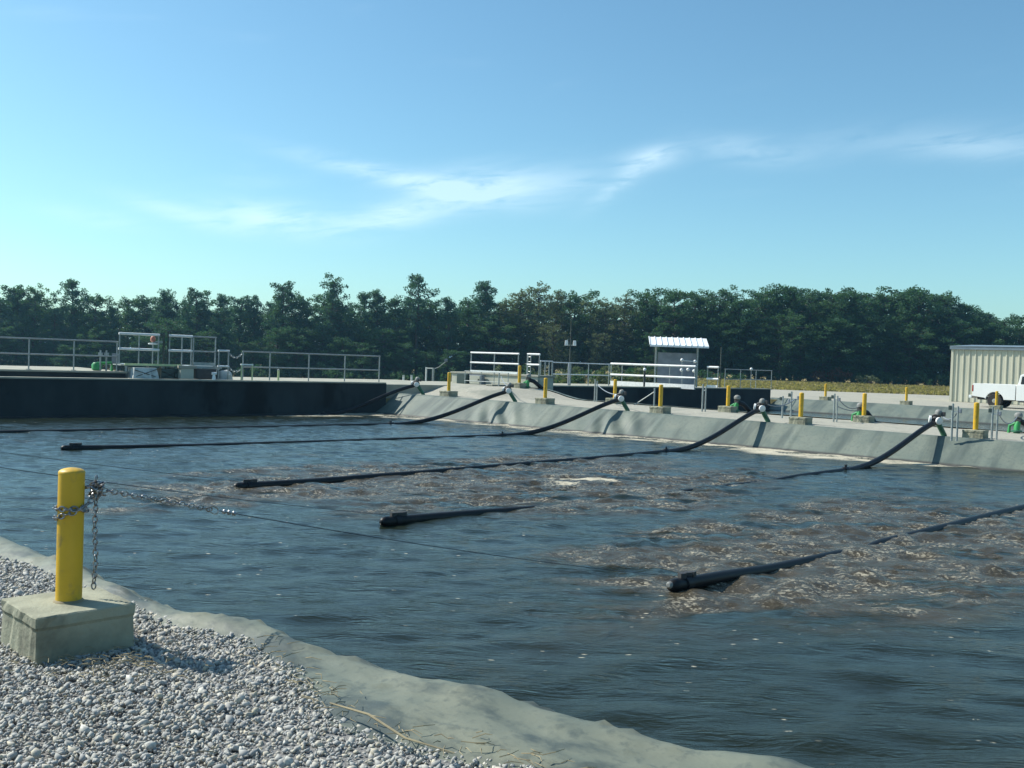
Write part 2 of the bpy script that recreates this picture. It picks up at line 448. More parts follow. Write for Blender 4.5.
# ------------------------------------------------------------------ mesh helpers
class MB:
    def __init__(self):
        self.v, self.f = [], []
    def add(self, vs, fs):
        b = len(self.v)
        self.v.extend([tuple(p) for p in vs])
        self.f.extend([tuple(i + b for i in f) for f in fs])
        return self
    def box(self, c, size, rot=0.0, x=None, y=None, z=None, taper=1.0):
        hx, hy, hz = size[0] / 2, size[1] / 2, size[2] / 2
        if x is None:
            x = Vector((math.cos(rot), math.sin(rot), 0)); y = Vector((-math.sin(rot), math.cos(rot), 0)); z = Vector((0, 0, 1))
        c = Vector(c)
        vs = []
        for sz in (-1, 1):
            k = taper if sz > 0 else 1.0
            for sx, sy in ((-1, -1), (1, -1), (1, 1), (-1, 1)):
                vs.append(c + x * hx * sx * k + y * hy * sy * k + z * hz * sz)
        return self.add(vs, [(0, 3, 2, 1), (4, 5, 6, 7), (0, 1, 5, 4), (1, 2, 6, 5), (2, 3, 7, 6), (3, 0, 4, 7)])
    def bar(self, a, b, w, h):
        """a square bar from a to b"""
        a, b = Vector(a), Vector(b)
        x = (b - a)
        L = x.length
        x = x / L
        up = Vector((0, 0, 1)) if abs(x.z) < 0.95 else Vector((0, 1, 0))
        y = up.cross(x).normalized()
        z = x.cross(y)
        return self.box((a + b) / 2, (L, w, h), x=x, y=y, z=z)
    def tube(self, pts, r, seg=8, caps=True, closed=False):
        pts = [Vector(p) for p in pts]
        n = len(pts)
        rs = r if isinstance(r, (list, tuple)) else [r] * n
        tans = []
        for i in range(n):
            a = pts[(i - 1) % n] if (closed or i > 0) else pts[i]
            b = pts[(i + 1) % n] if (closed or i < n - 1) else pts[i]
            d = (b - a)
            tans.append(d.normalized() if d.length > 1e-9 else Vector((0, 0, 1)))
        ref = Vector((0, 0, 1)) if abs(tans[0].z) < 0.9 else Vector((1, 0, 0))
        u = tans[0].cross(ref).normalized()
        vs, fs = [], []
        for i in range(n):
            u = (u - tans[i] * u.dot(tans[i])).normalized()
            w = tans[i].cross(u)
            for k in range(seg):
                a = 2 * math.pi * k / seg
                vs.append(pts[i] + (u * math.cos(a) + w * math.sin(a)) * rs[i])
        for i in range(n if closed else n - 1):
            j = (i + 1) % n
            for k in range(seg):
                k2 = (k + 1) % seg
                fs.append((i * seg + k, i * seg + k2, j * seg + k2, j * seg + k))
        if caps and not closed:
            fs.append(tuple(range(seg - 1, -1, -1)))
            fs.append(tuple((n - 1) * seg + k for k in range(seg)))
        return self.add(vs, fs)
    def lathe(self, prof, seg=16, c=(0, 0, 0), axis=None):
        """profile of (radius, height) round the z axis (or axis) at c"""
        c = Vector(c)
        q = Matrix.Identity(3) if axis is None else Vector(axis).normalized().to_track_quat('Z', 'Y').to_matrix()
        vs, fs = [], []
        for r, h in prof:
            for k in range(seg):
                a = 2 * math.pi * k / seg
                vs.append(c + q @ Vector((r * math.cos(a), r * math.sin(a), h)))
        for i in range(len(prof) - 1):
            for k in range(seg):
                k2 = (k + 1) % seg
                fs.append((i * seg + k, i * seg + k2, (i + 1) * seg + k2, (i + 1) * seg + k))
        fs.append(tuple(range(seg - 1, -1, -1)))
        fs.append(tuple((len(prof) - 1) * seg + k for k in range(seg)))
        return self.add(vs, fs)
    def ball(self, c, r, seg=10, rings=6, sz=1.0):
        prof = [(max(1e-4, r * math.sin(math.pi * i / rings)), -r * sz * math.cos(math.pi * i / rings)) for i in range(rings + 1)]
        return self.lathe(prof, seg, c)
    def prism(self, poly, y0, y1):
        """polygon in x,z pushed from y0 to y1"""
        n = len(poly)
        vs = [(x, y0, z) for x, z in poly] + [(x, y1, z) for x, z in poly]
        fs = [tuple(range(n)), tuple(range(2 * n - 1, n - 1, -1))]
        for i in range(n):
            j = (i + 1) % n
            fs.append((j, i, n + i, n + j))
        return self.add(vs, fs)
    def build(self, name, m, parent=None, smooth_=False, bevel=0.0, seg=2):
        me = bpy.data.meshes.new(name)
        me.from_pydata(self.v, [], self.f)
        me.validate()
        bm = bmesh.new()
        bm.from_mesh(me)
        bmesh.ops.recalc_face_normals(bm, faces=bm.faces)
        if bevel:
            es = [e for e in bm.edges if len(e.link_faces) == 2 and e.calc_face_angle(0) > 0.6]
            bmesh.ops.bevel(bm, geom=es, offset=bevel, segments=seg, affect='EDGES', profile=0.6)
        bm.to_mesh(me)
        bm.free()
        if smooth_:
            me.polygons.foreach_set('use_smooth', [True] * len(me.polygons))
            try:
                me.set_sharp_from_angle(angle=R(42))
            except Exception:
                pass
        me.materials.append(MATS[m] if isinstance(m, str) else m)
        o = bpy.data.objects.new(name, me)
        col.objects.link(o)
        if parent is not None:
            o.parent = parent
        return o

def tag(o, label, cat, group=None):
    o['label'] = label
    o['category'] = cat
    if group:
        o['group'] = group
    return o

def struct(o):
    o['kind'] = 'structure'
    return o

def stuff(o, label, cat):
    o['kind'] = 'stuff'
    return tag(o, label, cat)

def thing(name, loc, label, cat, group=None, rotz=0.0):
    o = bpy.data.objects.new(name, None)
    o.empty_display_size = 0.3
    col.objects.link(o)
    o.location = loc
    o.rotation_euler = (0, 0, rotz)
    return tag(o, label, cat, group)

def clone(o, loc, rotz=None, scale=None, label=None):
    c = o.copy()
    col.objects.link(c)
    c.location = loc
    if rotz is not None:
        c.rotation_euler = (0, 0, rotz)
    if scale is not None:
        c.scale = scale
    if label:
        c['label'] = label
    for ch in o.children:
        k = ch.copy()
        col.objects.link(k)
        k.parent = c
        for g in ch.children:
            h = g.copy()
            col.objects.link(h)
            h.parent = k
    return c

def np_mesh(name, verts, faces, m, attrs=None, smooth_=False):
    """verts (N,3), faces (M,k) with one k"""
    me = bpy.data.meshes.new(name)
    verts = np.asarray(verts, dtype=np.float32)
    faces = np.asarray(faces, dtype=np.int32)
    k = faces.shape[1]
    me.vertices.add(len(verts))
    me.vertices.foreach_set('co', verts.ravel())
    me.loops.add(faces.size)
    me.loops.foreach_set('vertex_index', faces.ravel())
    me.polygons.add(len(faces))
    me.polygons.foreach_set('loop_start', np.arange(0, faces.size, k, dtype=np.int32))
    me.polygons.foreach_set('loop_total', np.full(len(faces), k, dtype=np.int32))
    if smooth_:
        me.polygons.foreach_set('use_smooth', np.ones(len(faces), dtype=bool))
    me.update(calc_edges=True)
    for an, (kind, data) in (attrs or {}).items():
        a = me.attributes.new(an, kind, 'POINT')
        a.data.foreach_set('value' if kind == 'FLOAT' else 'vector', np.asarray(data, dtype=np.float32).ravel())
    me.materials.append(MATS[m])
    o = bpy.data.objects.new(name, me)
    col.objects.link(o)
    return o

def grid_faces(nu, nv):
    i = np.arange(nu - 1)[:, None] * nv + np.arange(nv - 1)[None, :]
    i = i.ravel()
    return np.stack([i, i + nv, i + nv + 1, i + 1], 1)

def tn_xy(t, n):
    return (B0.x + TV.x * t + NV.x * n, B0.y + TV.y * t + NV.y * n)

def fbm(x, y, seed, octaves=4, base=1.0, gain=0.5):
    """cheap smooth value noise on arrays"""
    out = np.zeros_like(x, dtype=float)
    amp, fr = 1.0, base
    for o in range(octaves):
        r2 = np.random.default_rng(seed * 31 + o)
        tab = r2.random((64, 64))
        xs, ys = x * fr + 13.7 * o, y * fr + 7.3 * o
        xi, yi = np.floor(xs).astype(int), np.floor(ys).astype(int)
        fx, fy = xs - xi, ys - yi
        fx, fy = fx * fx * (3 - 2 * fx), fy * fy * (3 - 2 * fy)
        a, b = tab[xi % 64, yi % 64], tab[(xi + 1) % 64, yi % 64]
        c, d = tab[xi % 64, (yi + 1) % 64], tab[(xi + 1) % 64, (yi + 1) % 64]
        out += amp * ((a * (1 - fx) + b * fx) * (1 - fy) + (c * (1 - fx) + d * fx) * fy - 0.5)
        amp *= gain
        fr *= 2.03
    return out

# ------------------------------------------------------------------ ground
N1A, N1B = -24.55, -0.55          # first basin between these crests
N2A, N2B = 4.45, 25.3             # second basin
A_END = 46.0                      # right-hand end of both basins (outside the picture)

def build_ground():
    ns = [-1500, -700, -300, -150, -90, -60, -45, -38, -33, -30, -28, -26.5, -25.4, N1A - 0.05, N1A + 0.75, -18, -12, -6, N1B - 0.75, N1B + 0.02, 1, 3,
          N2A - 0.02, N2A + 0.75, 10, 16, 20, N2B - 0.75, N2B + 0.02, 27, 30, 34, 38, 43, 48, 54, 60, 67, 75, 84, 94, 105, 118, 132, 148, 166, 190, 220, 260, 320, 420, 600, 900, 1500]
    as_ = [-1500, -900, -600, -400, -300, -230, -180, -140, -110, -90, -75, -62, -52, -43, -36, -30, -25, -20, -16, -12, -9, -6, -4, WALL_T - 0.25, WALL_T - 0.1,
           1, 5, 10, 15, 20, 25, 30, 35, 40, A_END, A_END + 1, 50, 56, 64, 75, 90, 110, 140, 180, 230, 300, 400, 600, 900, 1500]
    ns, as_ = np.array(ns, float), np.array(as_, float)
    A, N = np.meshgrid(as_, ns, indexing='ij')
    sk = SKEW * np.clip(N, -60, 60)
    x, y = tn_xy(A + sk, N)
    z = gz_arr(x, y) - 0.06
    inside = ((N > N1A) & (N < N1B) | (N > N2A) & (N < N2B)) & (A > WALL_T - 0.2) & (A < A_END + 0.5)
    z[inside] = -1.6
    o = np_mesh('ground', np.stack([x, y, z], -1).reshape(-1, 3), grid_faces(len(as_), len(ns)), 'ground_grass')
    struct(o)
build_ground()

def sheet(name, m, ts, ns, zf, sub=(2, 2)):
    Tt, Nn = np.meshgrid(ts, ns, indexing='ij')
    x, y = tn_xy(Tt, Nn)
    z = zf(Tt, Nn)
    o = np_mesh(name, np.stack([x, y, z], -1).reshape(-1, 3), grid_faces(len(ts), len(ns)), m, smooth_=True)
    return struct(o)

# gravel on the berm between the two basins, on the near bank and beyond the second basin
sheet('gravel_berm', 'ground_gravel', np.linspace(-9, 48, 120), np.linspace(N1B + 0.06, N2A - 0.06, 14),
      lambda t, n: 0.004 + np.vectorize(berm_z)(t, n) * np.clip((n - N1B) / 0.5, 0, 1) + 0.03 * fbm(t, n, 3, 3, 0.8))
sheet('gravel_bank', 'ground_dirt', np.linspace(4, 44, 40), np.linspace(-33, N1A - 0.06, 14), lambda t, n: -0.035 + 0 * t)

def gravel_road():
    # from the far crest back to a straight edge with the grass
    us = np.linspace(0, 1, 16)
    vs = np.linspace(0, 1, 40)
    pts = []
    for v in vs:
        t = 0.5 + v * 60
        a = T(t, N2B + 0.02)
        x_far = 17 + v * 90
        b = Vector((x_far + 2, 82 + 1.2 * math.sin(v * 9) - v * 6, 0))
        for u in us:
            p = a.lerp(b, u)
            pts.append((p.x, p.y, 0.006 + gz(p.x, p.y) + 0.02 * math.sin(p.x * 0.7) * math.sin(p.y * 0.5) * 0 ))
    o = np_mesh('gravel_road', np.array(pts), grid_faces(len(vs), len(us)), 'ground_gravel')
    struct(o)
gravel_road()

# ------------------------------------------------------------------ liners
EDGE_PX = [(-60, 530), (0, 554), (50, 574), (140, 605), (187, 624), (250, 637), (300, 675), (320, 700), (360, 722), (415, 740), (465, 752), (540, 768), (640, 800)]
CREST_PX = [(-60, 512), (0, 534), (40, 552), (103, 580), (137, 595), (187, 610), (259, 621), (300, 636), (350, 655), (430, 677), (512, 697), (600, 720), (700, 745), (795, 768), (900, 800)]
EDGE_TN = sorted(tn(at(x, y, -0.005)) for x, y in EDGE_PX)
CREST_TN = sorted(tn(at(x, y, 0.03)) for x, y in CREST_PX)
def edge_n(t):
    """edge of the gravel against the near liner"""
    return np.interp(t, [a for a, b in EDGE_TN], [b for a, b in EDGE_TN])
def crest_n(t):
    """where the near liner turns down to the water"""
    return np.interp(t, [a for a, b in CREST_TN], [b for a, b in CREST_TN])

def near_liner():
    ts = np.concatenate([np.linspace(-6, 15, 50), np.linspace(15.1, 30, 330), np.linspace(30.2, 47, 40)])
    us = np.linspace(0, 1, 60)
    Tt, U = np.meshgrid(ts, us, indexing='ij')
    n0 = edge_n(Tt) - 0.12
    n1 = np.full_like(Tt, -21.6)
    uu = U ** 1.7
    Nn = n0 + (n1 - n0) * uu
    crest = crest_n(Tt) + 0.03 * fbm(Tt, Tt * 0 + 3, 8, 3, 1.6)
    z = np.where(Nn < crest, 0.012, 0.012 - (Nn - crest) * 0.62)
    # rounding of the crest and the roll of earth under the sheet
    z = z + 0.02 * np.exp(-((Nn - crest + 0.06) / 0.10) ** 2)
    z = z - 0.055 * np.exp(-((Nn - n0) / 0.16) ** 2)
    fade = np.clip((Nn - n0) / 0.25, 0.0, 1) * np.where(Nn < crest, 0.6, 1.0)
    z = z + fade * (0.045 * fbm(Tt, Nn, 5, 4, 1.1) + 0.02 * fbm(Tt * 1.0 + Nn * 1.6, Nn * 0.4, 6, 3, 3.2))
    folds = np.abs(fbm(Tt * 0.9 - Nn * 1.5, Nn * 0.5, 9, 3, 1.9))
    z = z + fade * 0.028 * np.exp(-(folds / 0.035) ** 2)
    f2 = np.abs(fbm(Tt * 1.6 + Nn * 2.5, Nn * 0.8, 29, 3, 2.2))
    z = z + fade * 0.018 * np.exp(-(f2 / 0.03) ** 2)
    lump = fbm(Tt * 1.25 + Nn * 0.5, Nn * 0.15, 33, 2, 1.0)
    z = z + np.clip((Nn - n0) / 0.2, 0, 1) * 0.05 * np.clip(lump, -0.25, 0.5) * np.exp(-((Nn - crest) / 0.45) ** 2)
    x, y = tn_xy(Tt, Nn)
    co = np.stack([x, y, z], -1).reshape(-1, 3)
    tnz = np.stack([Tt, Nn, z + 0.0], -1).reshape(-1, 3)
    o = np_mesh('near_liner', co, grid_faces(len(ts), len(us)), 'liner_near', {'tnz': ('FLOAT_VECTOR', tnz)}, True)
    struct(o)
near_liner()

HEADER_T = [-1.35, 3.52, 8.5, 13.6, 18.7, 23.45]

def bank_liner(name, ts, n_top, n_bot, z_bot, ztop, seed, wrinkle=()):
    us = np.linspace(0, 1, 34)
    Tt, U = np.meshgrid(ts, us, indexing='ij')
    Nn = n_top + (n_bot - n_top) * U
    zt = np.vectorize(ztop)(Tt)
    z = zt + (z_bot - zt) * np.clip((U - 0.06) / 0.94, 0, 1) + 0.03
    z = z + np.clip(U * 6, 0, 1) * (0.05 * fbm(Tt, Nn, seed, 4, 0.55) + 0.02 * fbm(Tt * 2.4, Nn * 0.5, seed + 1, 3, 1.0))
    seam = np.abs(((Tt + 0.4 * fbm(Tt * 0, Nn, seed + 4, 2, 0.5)) / 2.3) % 1.0 - 0.5) * 2.3
    z = z + np.clip(U * 6, 0, 1) * 0.028 * np.exp(-(seam / 0.045) ** 2)
    for tw in wrinkle:
        g = np.exp(-((Tt - tw - 0.5) / 0.9) ** 2) * np.clip(U * 3, 0, 1)
        z = z + g * 0.07 * np.sin((Tt * 1.0 + Nn * 0.8) * 7.5 + 2 * fbm(Tt, Nn, seed + 7, 2, 0.9))
    x, y = tn_xy(Tt, Nn)
    co = np.stack([x, y, z], -1).reshape(-1, 3)
    tnz = np.stack([Tt, Nn, z], -1).reshape(-1, 3)
    o = np_mesh(name, co, grid_faces(len(ts), len(us)), 'liner_far', {'tnz': ('FLOAT_VECTOR', tnz)}, True)
    struct(o)
bank_liner('bank_liner', np.linspace(WALL_T - 0.30, 47, 700), N1B - 0.02, -3.0, -1.42, berm_z, 21, (8.5, 3.5))
bank_liner('inner_bank_liner', np.linspace(WALL_T + 0.8, 47, 120), N2A + 0.02, N2A + 4.2, -1.3, lambda t: berm_z(t, 4.4), 31)
bank_liner('far_bank_liner', np.linspace(1.5, 60, 242), N2B - 0.02, N2B - 3.2, -1.35, lambda t: 0.0, 41)

# ------------------------------------------------------------------ water
BOILS = [
    (320, 475, 4.0, .9, .7), (400, 470, 5.0, .9, .7), (540, 490, 3.5, .9, .75), (620, 470, 3.5, .8, .5), (700, 480, 3.0, .9, .6), (470, 490, 3.0, .7, .6), (560, 510, 2.0, .6, .45), (820, 520, 3.0, .8, .7), (720, 555, 2.0, .5, .6),  # px, py, length and width in metres along / across n, weight
    (430, 478, 4.5, 1.0, 1.0), (330, 490, 3.0, .55, .9), (588, 481, 1.6, .9, 1.1), (520, 470, 4, 1.0, .8), (690, 500, 2.6, .7, .9), (655, 488, 2.5, .8, .9),
    (450, 505, 1.6, .5, .8), (505, 495, 2.0, .6, .8), (640, 540, 2.2, .45, .8), (800, 560, 3.6, 1.1, 1.1), (700, 535, 2.2, .5, .8), (900, 540, 3.6, 1.1, 1.1), (980, 530, 3.2, 1.2, 1.0),
    (870, 575, 2.6, .5, .8), (1000, 570, 3, .7, .8), (760, 540, 2.5, .6, .9), (160, 503, .9, .35, .55), (250, 470, 2.6, .5, .5), (60, 440, 3, .4, .35), (560, 455, 3.5, .6, .35),
    (720, 475, 3, .7, .4), (860, 500, 3, .8, .4), (300, 455, 3, .6, .35), (740, 590, 1.2, .35, .5)]

def water():
    ts = np.concatenate([np.linspace(-7.5, 8, 190), np.linspace(8.07, 30, 380), np.linspace(30.2, 46.5, 60)])
    ns = np.concatenate([np.linspace(-24.3, -16, 150), np.linspace(-15.93, -1.3, 190)])
    Tt, Nn = np.meshgrid(ts, ns, indexing='ij')
    boil = np.zeros_like(Tt)
    for px, py, la, lw, wt in BOILS:
        t0, n0 = tn(at(px, py, WATER))
        boil += wt * np.exp(-(((Nn - n0) / la) ** 2 + ((Tt - t0) / lw) ** 2))
    boil = np.clip(boil * (1.0 + 0.9 * fbm(Tt, Nn, 2, 4, 0.9)), 0, 1.2)
    t0, n0 = tn(at(588, 480, WATER))
    boil += 1.1 * np.exp(-(((Nn - n0) / 0.9) ** 2 + ((Tt - t0) / 0.7) ** 2))
    x, y = tn_xy(Tt, Nn)
    z = np.full_like(Tt, WATER)
    r2 = np.random.default_rng(5)
    for k in range(26):
        lam = 0.24 * (1.12 ** (k * 0.5)) * (1 + 0.2 * r2.random())
        ang = R(98) + r2.normal(0, 0.42)
        amp = 0.0034 * lam ** 0.7
        ph = r2.random() * 6.28
        z = z + amp * np.sin(2 * math.pi / lam * (x * math.cos(ang) + y * math.sin(ang)) + ph + 1.3 * fbm(x, y, 60 + k, 2, 0.4))
    z = z + 0.006 * fbm(x * 0.7, y * 1.4, 14, 5, 1.1)
    z = z + np.clip(boil, 0, 1) * (0.05 * fbm(x, y, 15, 4, 2.0) + 0.055 * fbm(x, y, 16, 3, 4.2))
    # foam drifting along the far bank, thickest towards the right, and at the foot of the end wall corner
    shore = -1.74
    wdt = np.interp(Tt, [-3, 1, 5, 9, 13, 15, 18.4, 19.2, 20], [2.0, 1.2, 0.8, 1.1, 0.9, 1.2, 1.3, 0.5, 0.02]) * (1 + 0.5 * fbm(Tt, Nn * 0, 18, 3, 0.5))
    scum = np.clip(1.4 - (shore - Nn) / np.maximum(wdt, 0.02), 0, 1) * (Tt < 20.5)
    scum = np.maximum(scum, 0.9 * np.exp(-(((Nn + 3.6) / 2.4) ** 2 + ((Tt + 0.9 - SKEW * Nn) / 0.7) ** 2)))
    x2 = x
    o = np_mesh('lagoon_water', np.stack([x2, y, z], -1).reshape(-1, 3), grid_faces(len(ts), len(ns)), 'lagoon_water',
                {'boil': ('FLOAT', boil.ravel()), 'scum': ('FLOAT', scum.ravel())}, True)
    struct(o)
    ts = np.linspace(-2, 46.5, 120)
    ns = np.linspace(N2A + 1.0, N2B - 0.9, 70)
    Tt, Nn = np.meshgrid(ts, ns, indexing='ij')
    x, y = tn_xy(Tt, Nn)
    z = WATER + 0.02 * fbm(x, y, 77, 3, 1.0)
    o = np_mesh('second_lagoon_water', np.stack([x, y, z], -1).reshape(-1, 3), grid_faces(len(ts), len(ns)), 'lagoon_water',
                {'boil': ('FLOAT', np.zeros(Tt.size)), 'scum': ('FLOAT', np.zeros(Tt.size))}, True)
    struct(o)
water()

# ------------------------------------------------------------------ concrete works
def wall_box(mb, n0, n1, off0, off1, z0, z1):
    a, b = W(n0, (off0 + off1) / 2, (z0 + z1) / 2), W(n1, (off0 + off1) / 2, (z0 + z1) / 2)
    c = (a + b) / 2
    return mb.box(c, ((b - a).length, abs(off1 - off0), z1 - z0), x=WV, y=WB, z=Vector((0, 0, 1)))

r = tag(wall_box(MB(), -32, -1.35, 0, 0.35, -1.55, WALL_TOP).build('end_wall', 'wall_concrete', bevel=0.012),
        'long stained concrete end wall, its shade painted dark, rising from the water at the left', 'wall')
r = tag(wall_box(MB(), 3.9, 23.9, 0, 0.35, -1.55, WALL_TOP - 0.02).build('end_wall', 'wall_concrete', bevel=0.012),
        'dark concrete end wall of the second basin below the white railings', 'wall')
o = struct(wall_box(MB(), -32, 3.9, 0.36, 7.5, -0.3, WALL_TOP - 0.03).build('concrete_deck', 'deck_concrete'))
o = struct(wall_box(MB(), 3.9, 23.9, 0.36, 6.5, -0.3, WALL_TOP - 0.05).build('concrete_deck', 'deck_concrete'))
# pale coping on both walls
tag(wall_box(MB(), -32, -1.38, -0.03, 0.42, WALL_TOP + 0.002, WALL_TOP + 0.055).build('coping', 'deck_concrete', bevel=0.008),
    'pale concrete coping along the top of the long dark end wall', 'coping')
tag(wall_box(MB(), 3.95, 23.85, -0.03, 0.42, WALL_TOP - 0.018, WALL_TOP + 0.04).build('coping', 'deck_concrete', bevel=0.008),
    'pale concrete coping along the top of the second basin wall', 'coping')
# raised slab at the far left
nA = tn(Wpx(122, 370, 0.75))[1]
SLAB = 0.80
mb = MB(); wall_box(mb, -32, nA, 0.75, 6.5, WALL_TOP - 0.02, SLAB - 0.06)
slab = thing('raised_slab', W(nA, 0.75, 0), 'raised concrete slab with pale edge carrying the leftmost railing', 'slab')
def world_part(mb, name, m, root, **kw):
    o = mb.build(name, m, **kw)
    o.parent = root
    o.matrix_parent_inverse = Matrix.Translation(Vector(root.location)).inverted() if root.rotation_euler.z == 0 else (Matrix.Translation(Vector(root.location)) @ Matrix.Rotation(root.rotation_euler.z, 4, 'Z')).inverted()
    return o
world_part(mb, 'slab_body', 'wall_concrete', slab)
world_part(wall_box(MB(), -32.05, nA + 0.05, 0.72, 6.5, SLAB - 0.058, SLAB), 'slab_top', 'deck_concrete', slab)

# ------------------------------------------------------------------ railings
def railing(label, pts, h, m='galvanised', mid=0.5, r_=0.024, rails_m=None, kick=None, kick_m='aluminium', group='guard railings on the concrete works', rail_r=None, toe=0.0, cat='railing', side=None):
    root = thing('railing', pts[0], label, cat, group)
    rails_m = rails_m or m
    rail_r = rail_r or r_
    for p in pts:
        mb = MB()
        mb.tube([p, p + Vector((0, 0, h - rail_r))], r_, 8)
        mb.box(p + Vector((0, 0, 0.008)), (0.12, 0.12, 0.016))
        world_part(mb, 'post', m, root, smooth_=True)
    for nm, f in (('top_rail', 1.0), ('mid_rail', mid)):
        mb = MB()
        ext = (pts[-1] - pts[0]).normalized() * 0.03
        pp = [p + Vector((0, 0, h * f)) for p in pts]
        pp[0] = pp[0] - ext
        pp[-1] = pp[-1] + ext
        mb.tube(pp, rail_r, 8)
        world_part(mb, nm, rails_m, root, smooth_=True)
    if kick:
        mb = MB()
        for a, b in zip(pts[:-1], pts[1:]):
            s = (side or -WB) * (r_ + 0.008)
            mb.bar(a + s + Vector((0, 0, toe + kick / 2 + 0.01)), b + s + Vector((0, 0, toe + kick / 2 + 0.01)), 0.012, kick)
        world_part(mb, 'kick_plate', kick_m, root)
    return root

def Lpx(px, py, p0, v, z=0.0):
    d = ray(px, py)
    det = v.x * (-d.y) + d.x * v.y
    k = (-p0.x * (-d.y) - d.x * p0.y) / det
    q = p0 + v * k
    return Vector((q.x, q.y, z))

def ppts(xs, y, off, z):
    return [Wpx(x, y, off, z) for x in xs]

railing('grey two-rail guardrail at the far left on the raised slab', ppts([-95, -55, -15, 29, 74, 117], 352, 1.0, SLAB + 0.002), 1.0)
# raised platform with bright rails
PZ = 1.05
pl = thing('raised_platform', Wpx(168, 365, 1.2, WALL_TOP), 'raised steel platform above the dark end wall, under the tallest railing', 'platform')
pa, pb = Wpx(119.5, 360, 0.9), Wpx(217, 360, 0.9)
na, nb = tn(pa)[1], tn(pb)[1]
world_part(wall_box(MB(), na, nb, 0.85, 2.6, PZ - 0.05, PZ), 'floor_plate', 'galvanised', pl)
mid_n = tn(Wpx(176, 360, 0.9))[1]
world_part(wall_box(MB(), na, mid_n, 0.80, 0.847, PZ - 0.035, PZ + 0.035), 'edge_beam', 'kick_yellow', pl)
world_part(wall_box(MB(), mid_n + 0.02, nb, 0.80, 0.847, PZ - 0.09, PZ - 0.0), 'edge_beam', 'galvanised', pl)
for n_ in (na + 0.1, na + 1.35, mid_n - 0.1, nb - 0.1):
    for off in (0.93, 2.5):
        world_part(MB().bar(W(n_, off, WALL_TOP - 0.03), W(n_, off, PZ - 0.052), 0.08, 0.08), 'leg', 'galvanised', pl)
RW = 1.04
railing('bright two-rail railing on the left half of the raised platform', ppts([119.5, 139, 158.5], 345, 0.9, PZ), RW, 'galvanised', 0.5, rails_m='white_paint', rail_r=0.042)
railing('bright two-rail railing in the middle of the raised platform', ppts([169.5, 182, 191.5], 345, 0.9, PZ), RW, 'galvanised', 0.5, rails_m='white_paint', rail_r=0.042)
railing('dull grey railing closing the right end of the raised platform', ppts([193.5, 215.5], 345, 0.9, PZ), RW, 'galvanised', 0.5, kick=0.12, kick_m='galvanised')
# gate valve on the platform
gv = thing('sluice_gate', Wpx(166, 360, 1.0, PZ), 'tall green gate lifting frame standing between the bright platform railings', 'gate valve')
p = Wpx(166, 345, 0.95, PZ)
dx = (Wpx(168, 345, 0.95) - Wpx(163.5, 345, 0.95)) * 0.5
world_part(MB().bar(p - dx, p - dx + Vector((0, 0, 1.12)), 0.05, 0.07), 'frame_post', 'timber_pole', gv)
world_part(MB().bar(p + dx, p + dx + Vector((0, 0, 1.16)), 0.05, 0.07), 'frame_post', 'timber_pole', gv)
world_part(MB().bar(p - dx + Vector((0, 0, .9)), p + dx + Vector((0, 0, .9)), 0.06, 0.09), 'cross_beam', 'green_paint', gv)
q = Wpx(153, 340, 1.05, 0)
world_part(MB().lathe([(0.05, 0), (0.16, 0.01), (0.16, 0.05), (0.05, 0.06)], 12, (q.x, q.y, PZ + 0.70)), 'handwheel', 'aluminium', gv, smooth_=True)
world_part(MB().tube([(q.x, q.y, PZ), (q.x, q.y, PZ + 0.92)], 0.022, 8), 'stem', 'galvanised', gv)
world_part(MB().lathe([(0.06, 0), (0.09, 0.03), (0.09, 0.14), (0.04, 0.2)], 10, (q.x, q.y, PZ + 0.80)), 'gearbox', 'brown_lens', gv, smooth_=True)
world_part(MB().bar((q.x, q.y, PZ + 0.80), p - dx + Vector((0, 0, 0.80)), 0.04, 0.05), 'bracket', 'galvanised', gv)
# things under the platform
def draped(name, label, cat, px0, px1, off0, off1, z0, z1, m, spread=0.25):
    n0, n1 = tn(Wpx(px0, 370, off0))[1], tn(Wpx(px1, 370, off0))[1]
    us, vs = 18, 9
    a, b = n0, n1
    mb = MB()
    ring = []
    top = []
    root = thing(name, W((n0 + n1) / 2, (off0 + off1) / 2, z0), label, cat)
    vs_, fs_ = [], []
    per = []
    for k in range(40):
        f = k / 40 * 4
        s, g = int(f), f - int(f)
        u, v = [(g, 0), (1, g), (1 - g, 1), (0, 1 - g)][s]
        per.append((u, v))
    levels = 7
    for L in range(levels + 1):
        h = L / levels
        for k, (u, v) in enumerate(per):
            fold = 1 + (1 - h) * spread * (0.35 + 0.5 * math.sin(k * 2.1) + 0.3 * math.sin(k * 3.7 + 1))
            uu, vv = 0.5 + (u - 0.5) * fold, 0.5 + (v - 0.5) * fold
            p_ = W(a + (b - a) * uu, off0 + (off1 - off0) * vv, z0 + (z1 - z0) * h)
            vs_.append(p_)
    for L in range(levels):
        for k in range(40):
            k2 = (k + 1) % 40
            fs_.append((L * 40 + k, L * 40 + k2, (L + 1) * 40 + k2, (L + 1) * 40 + k))
    fs_.append(tuple(levels * 40 + k for k in range(40)))
    mb.add(vs_, fs_)
    world_part(mb, 'cover', m, root, smooth_=True)
    # lashing cords
    cd = MB()
    cd.tube([W(a, off0 - 0.03, z0 + 0.05), W(b, off0 - 0.03, z1 - 0.05)], 0.012, 6)
    cd.tube([W(a, off0 - 0.035, z1 - 0.08), W(b, off0 - 0.035, z0 + 0.06)], 0.012, 6)
    world_part(cd, 'cord', 'dark_trim', root)
    return root
draped('covered_pump', 'pale grey sheet lashed over a machine under the raised platform', 'covered pump', 132, 154, 0.5, 1.3, WALL_TOP + 0.05, PZ - 0.10, 'tarp')
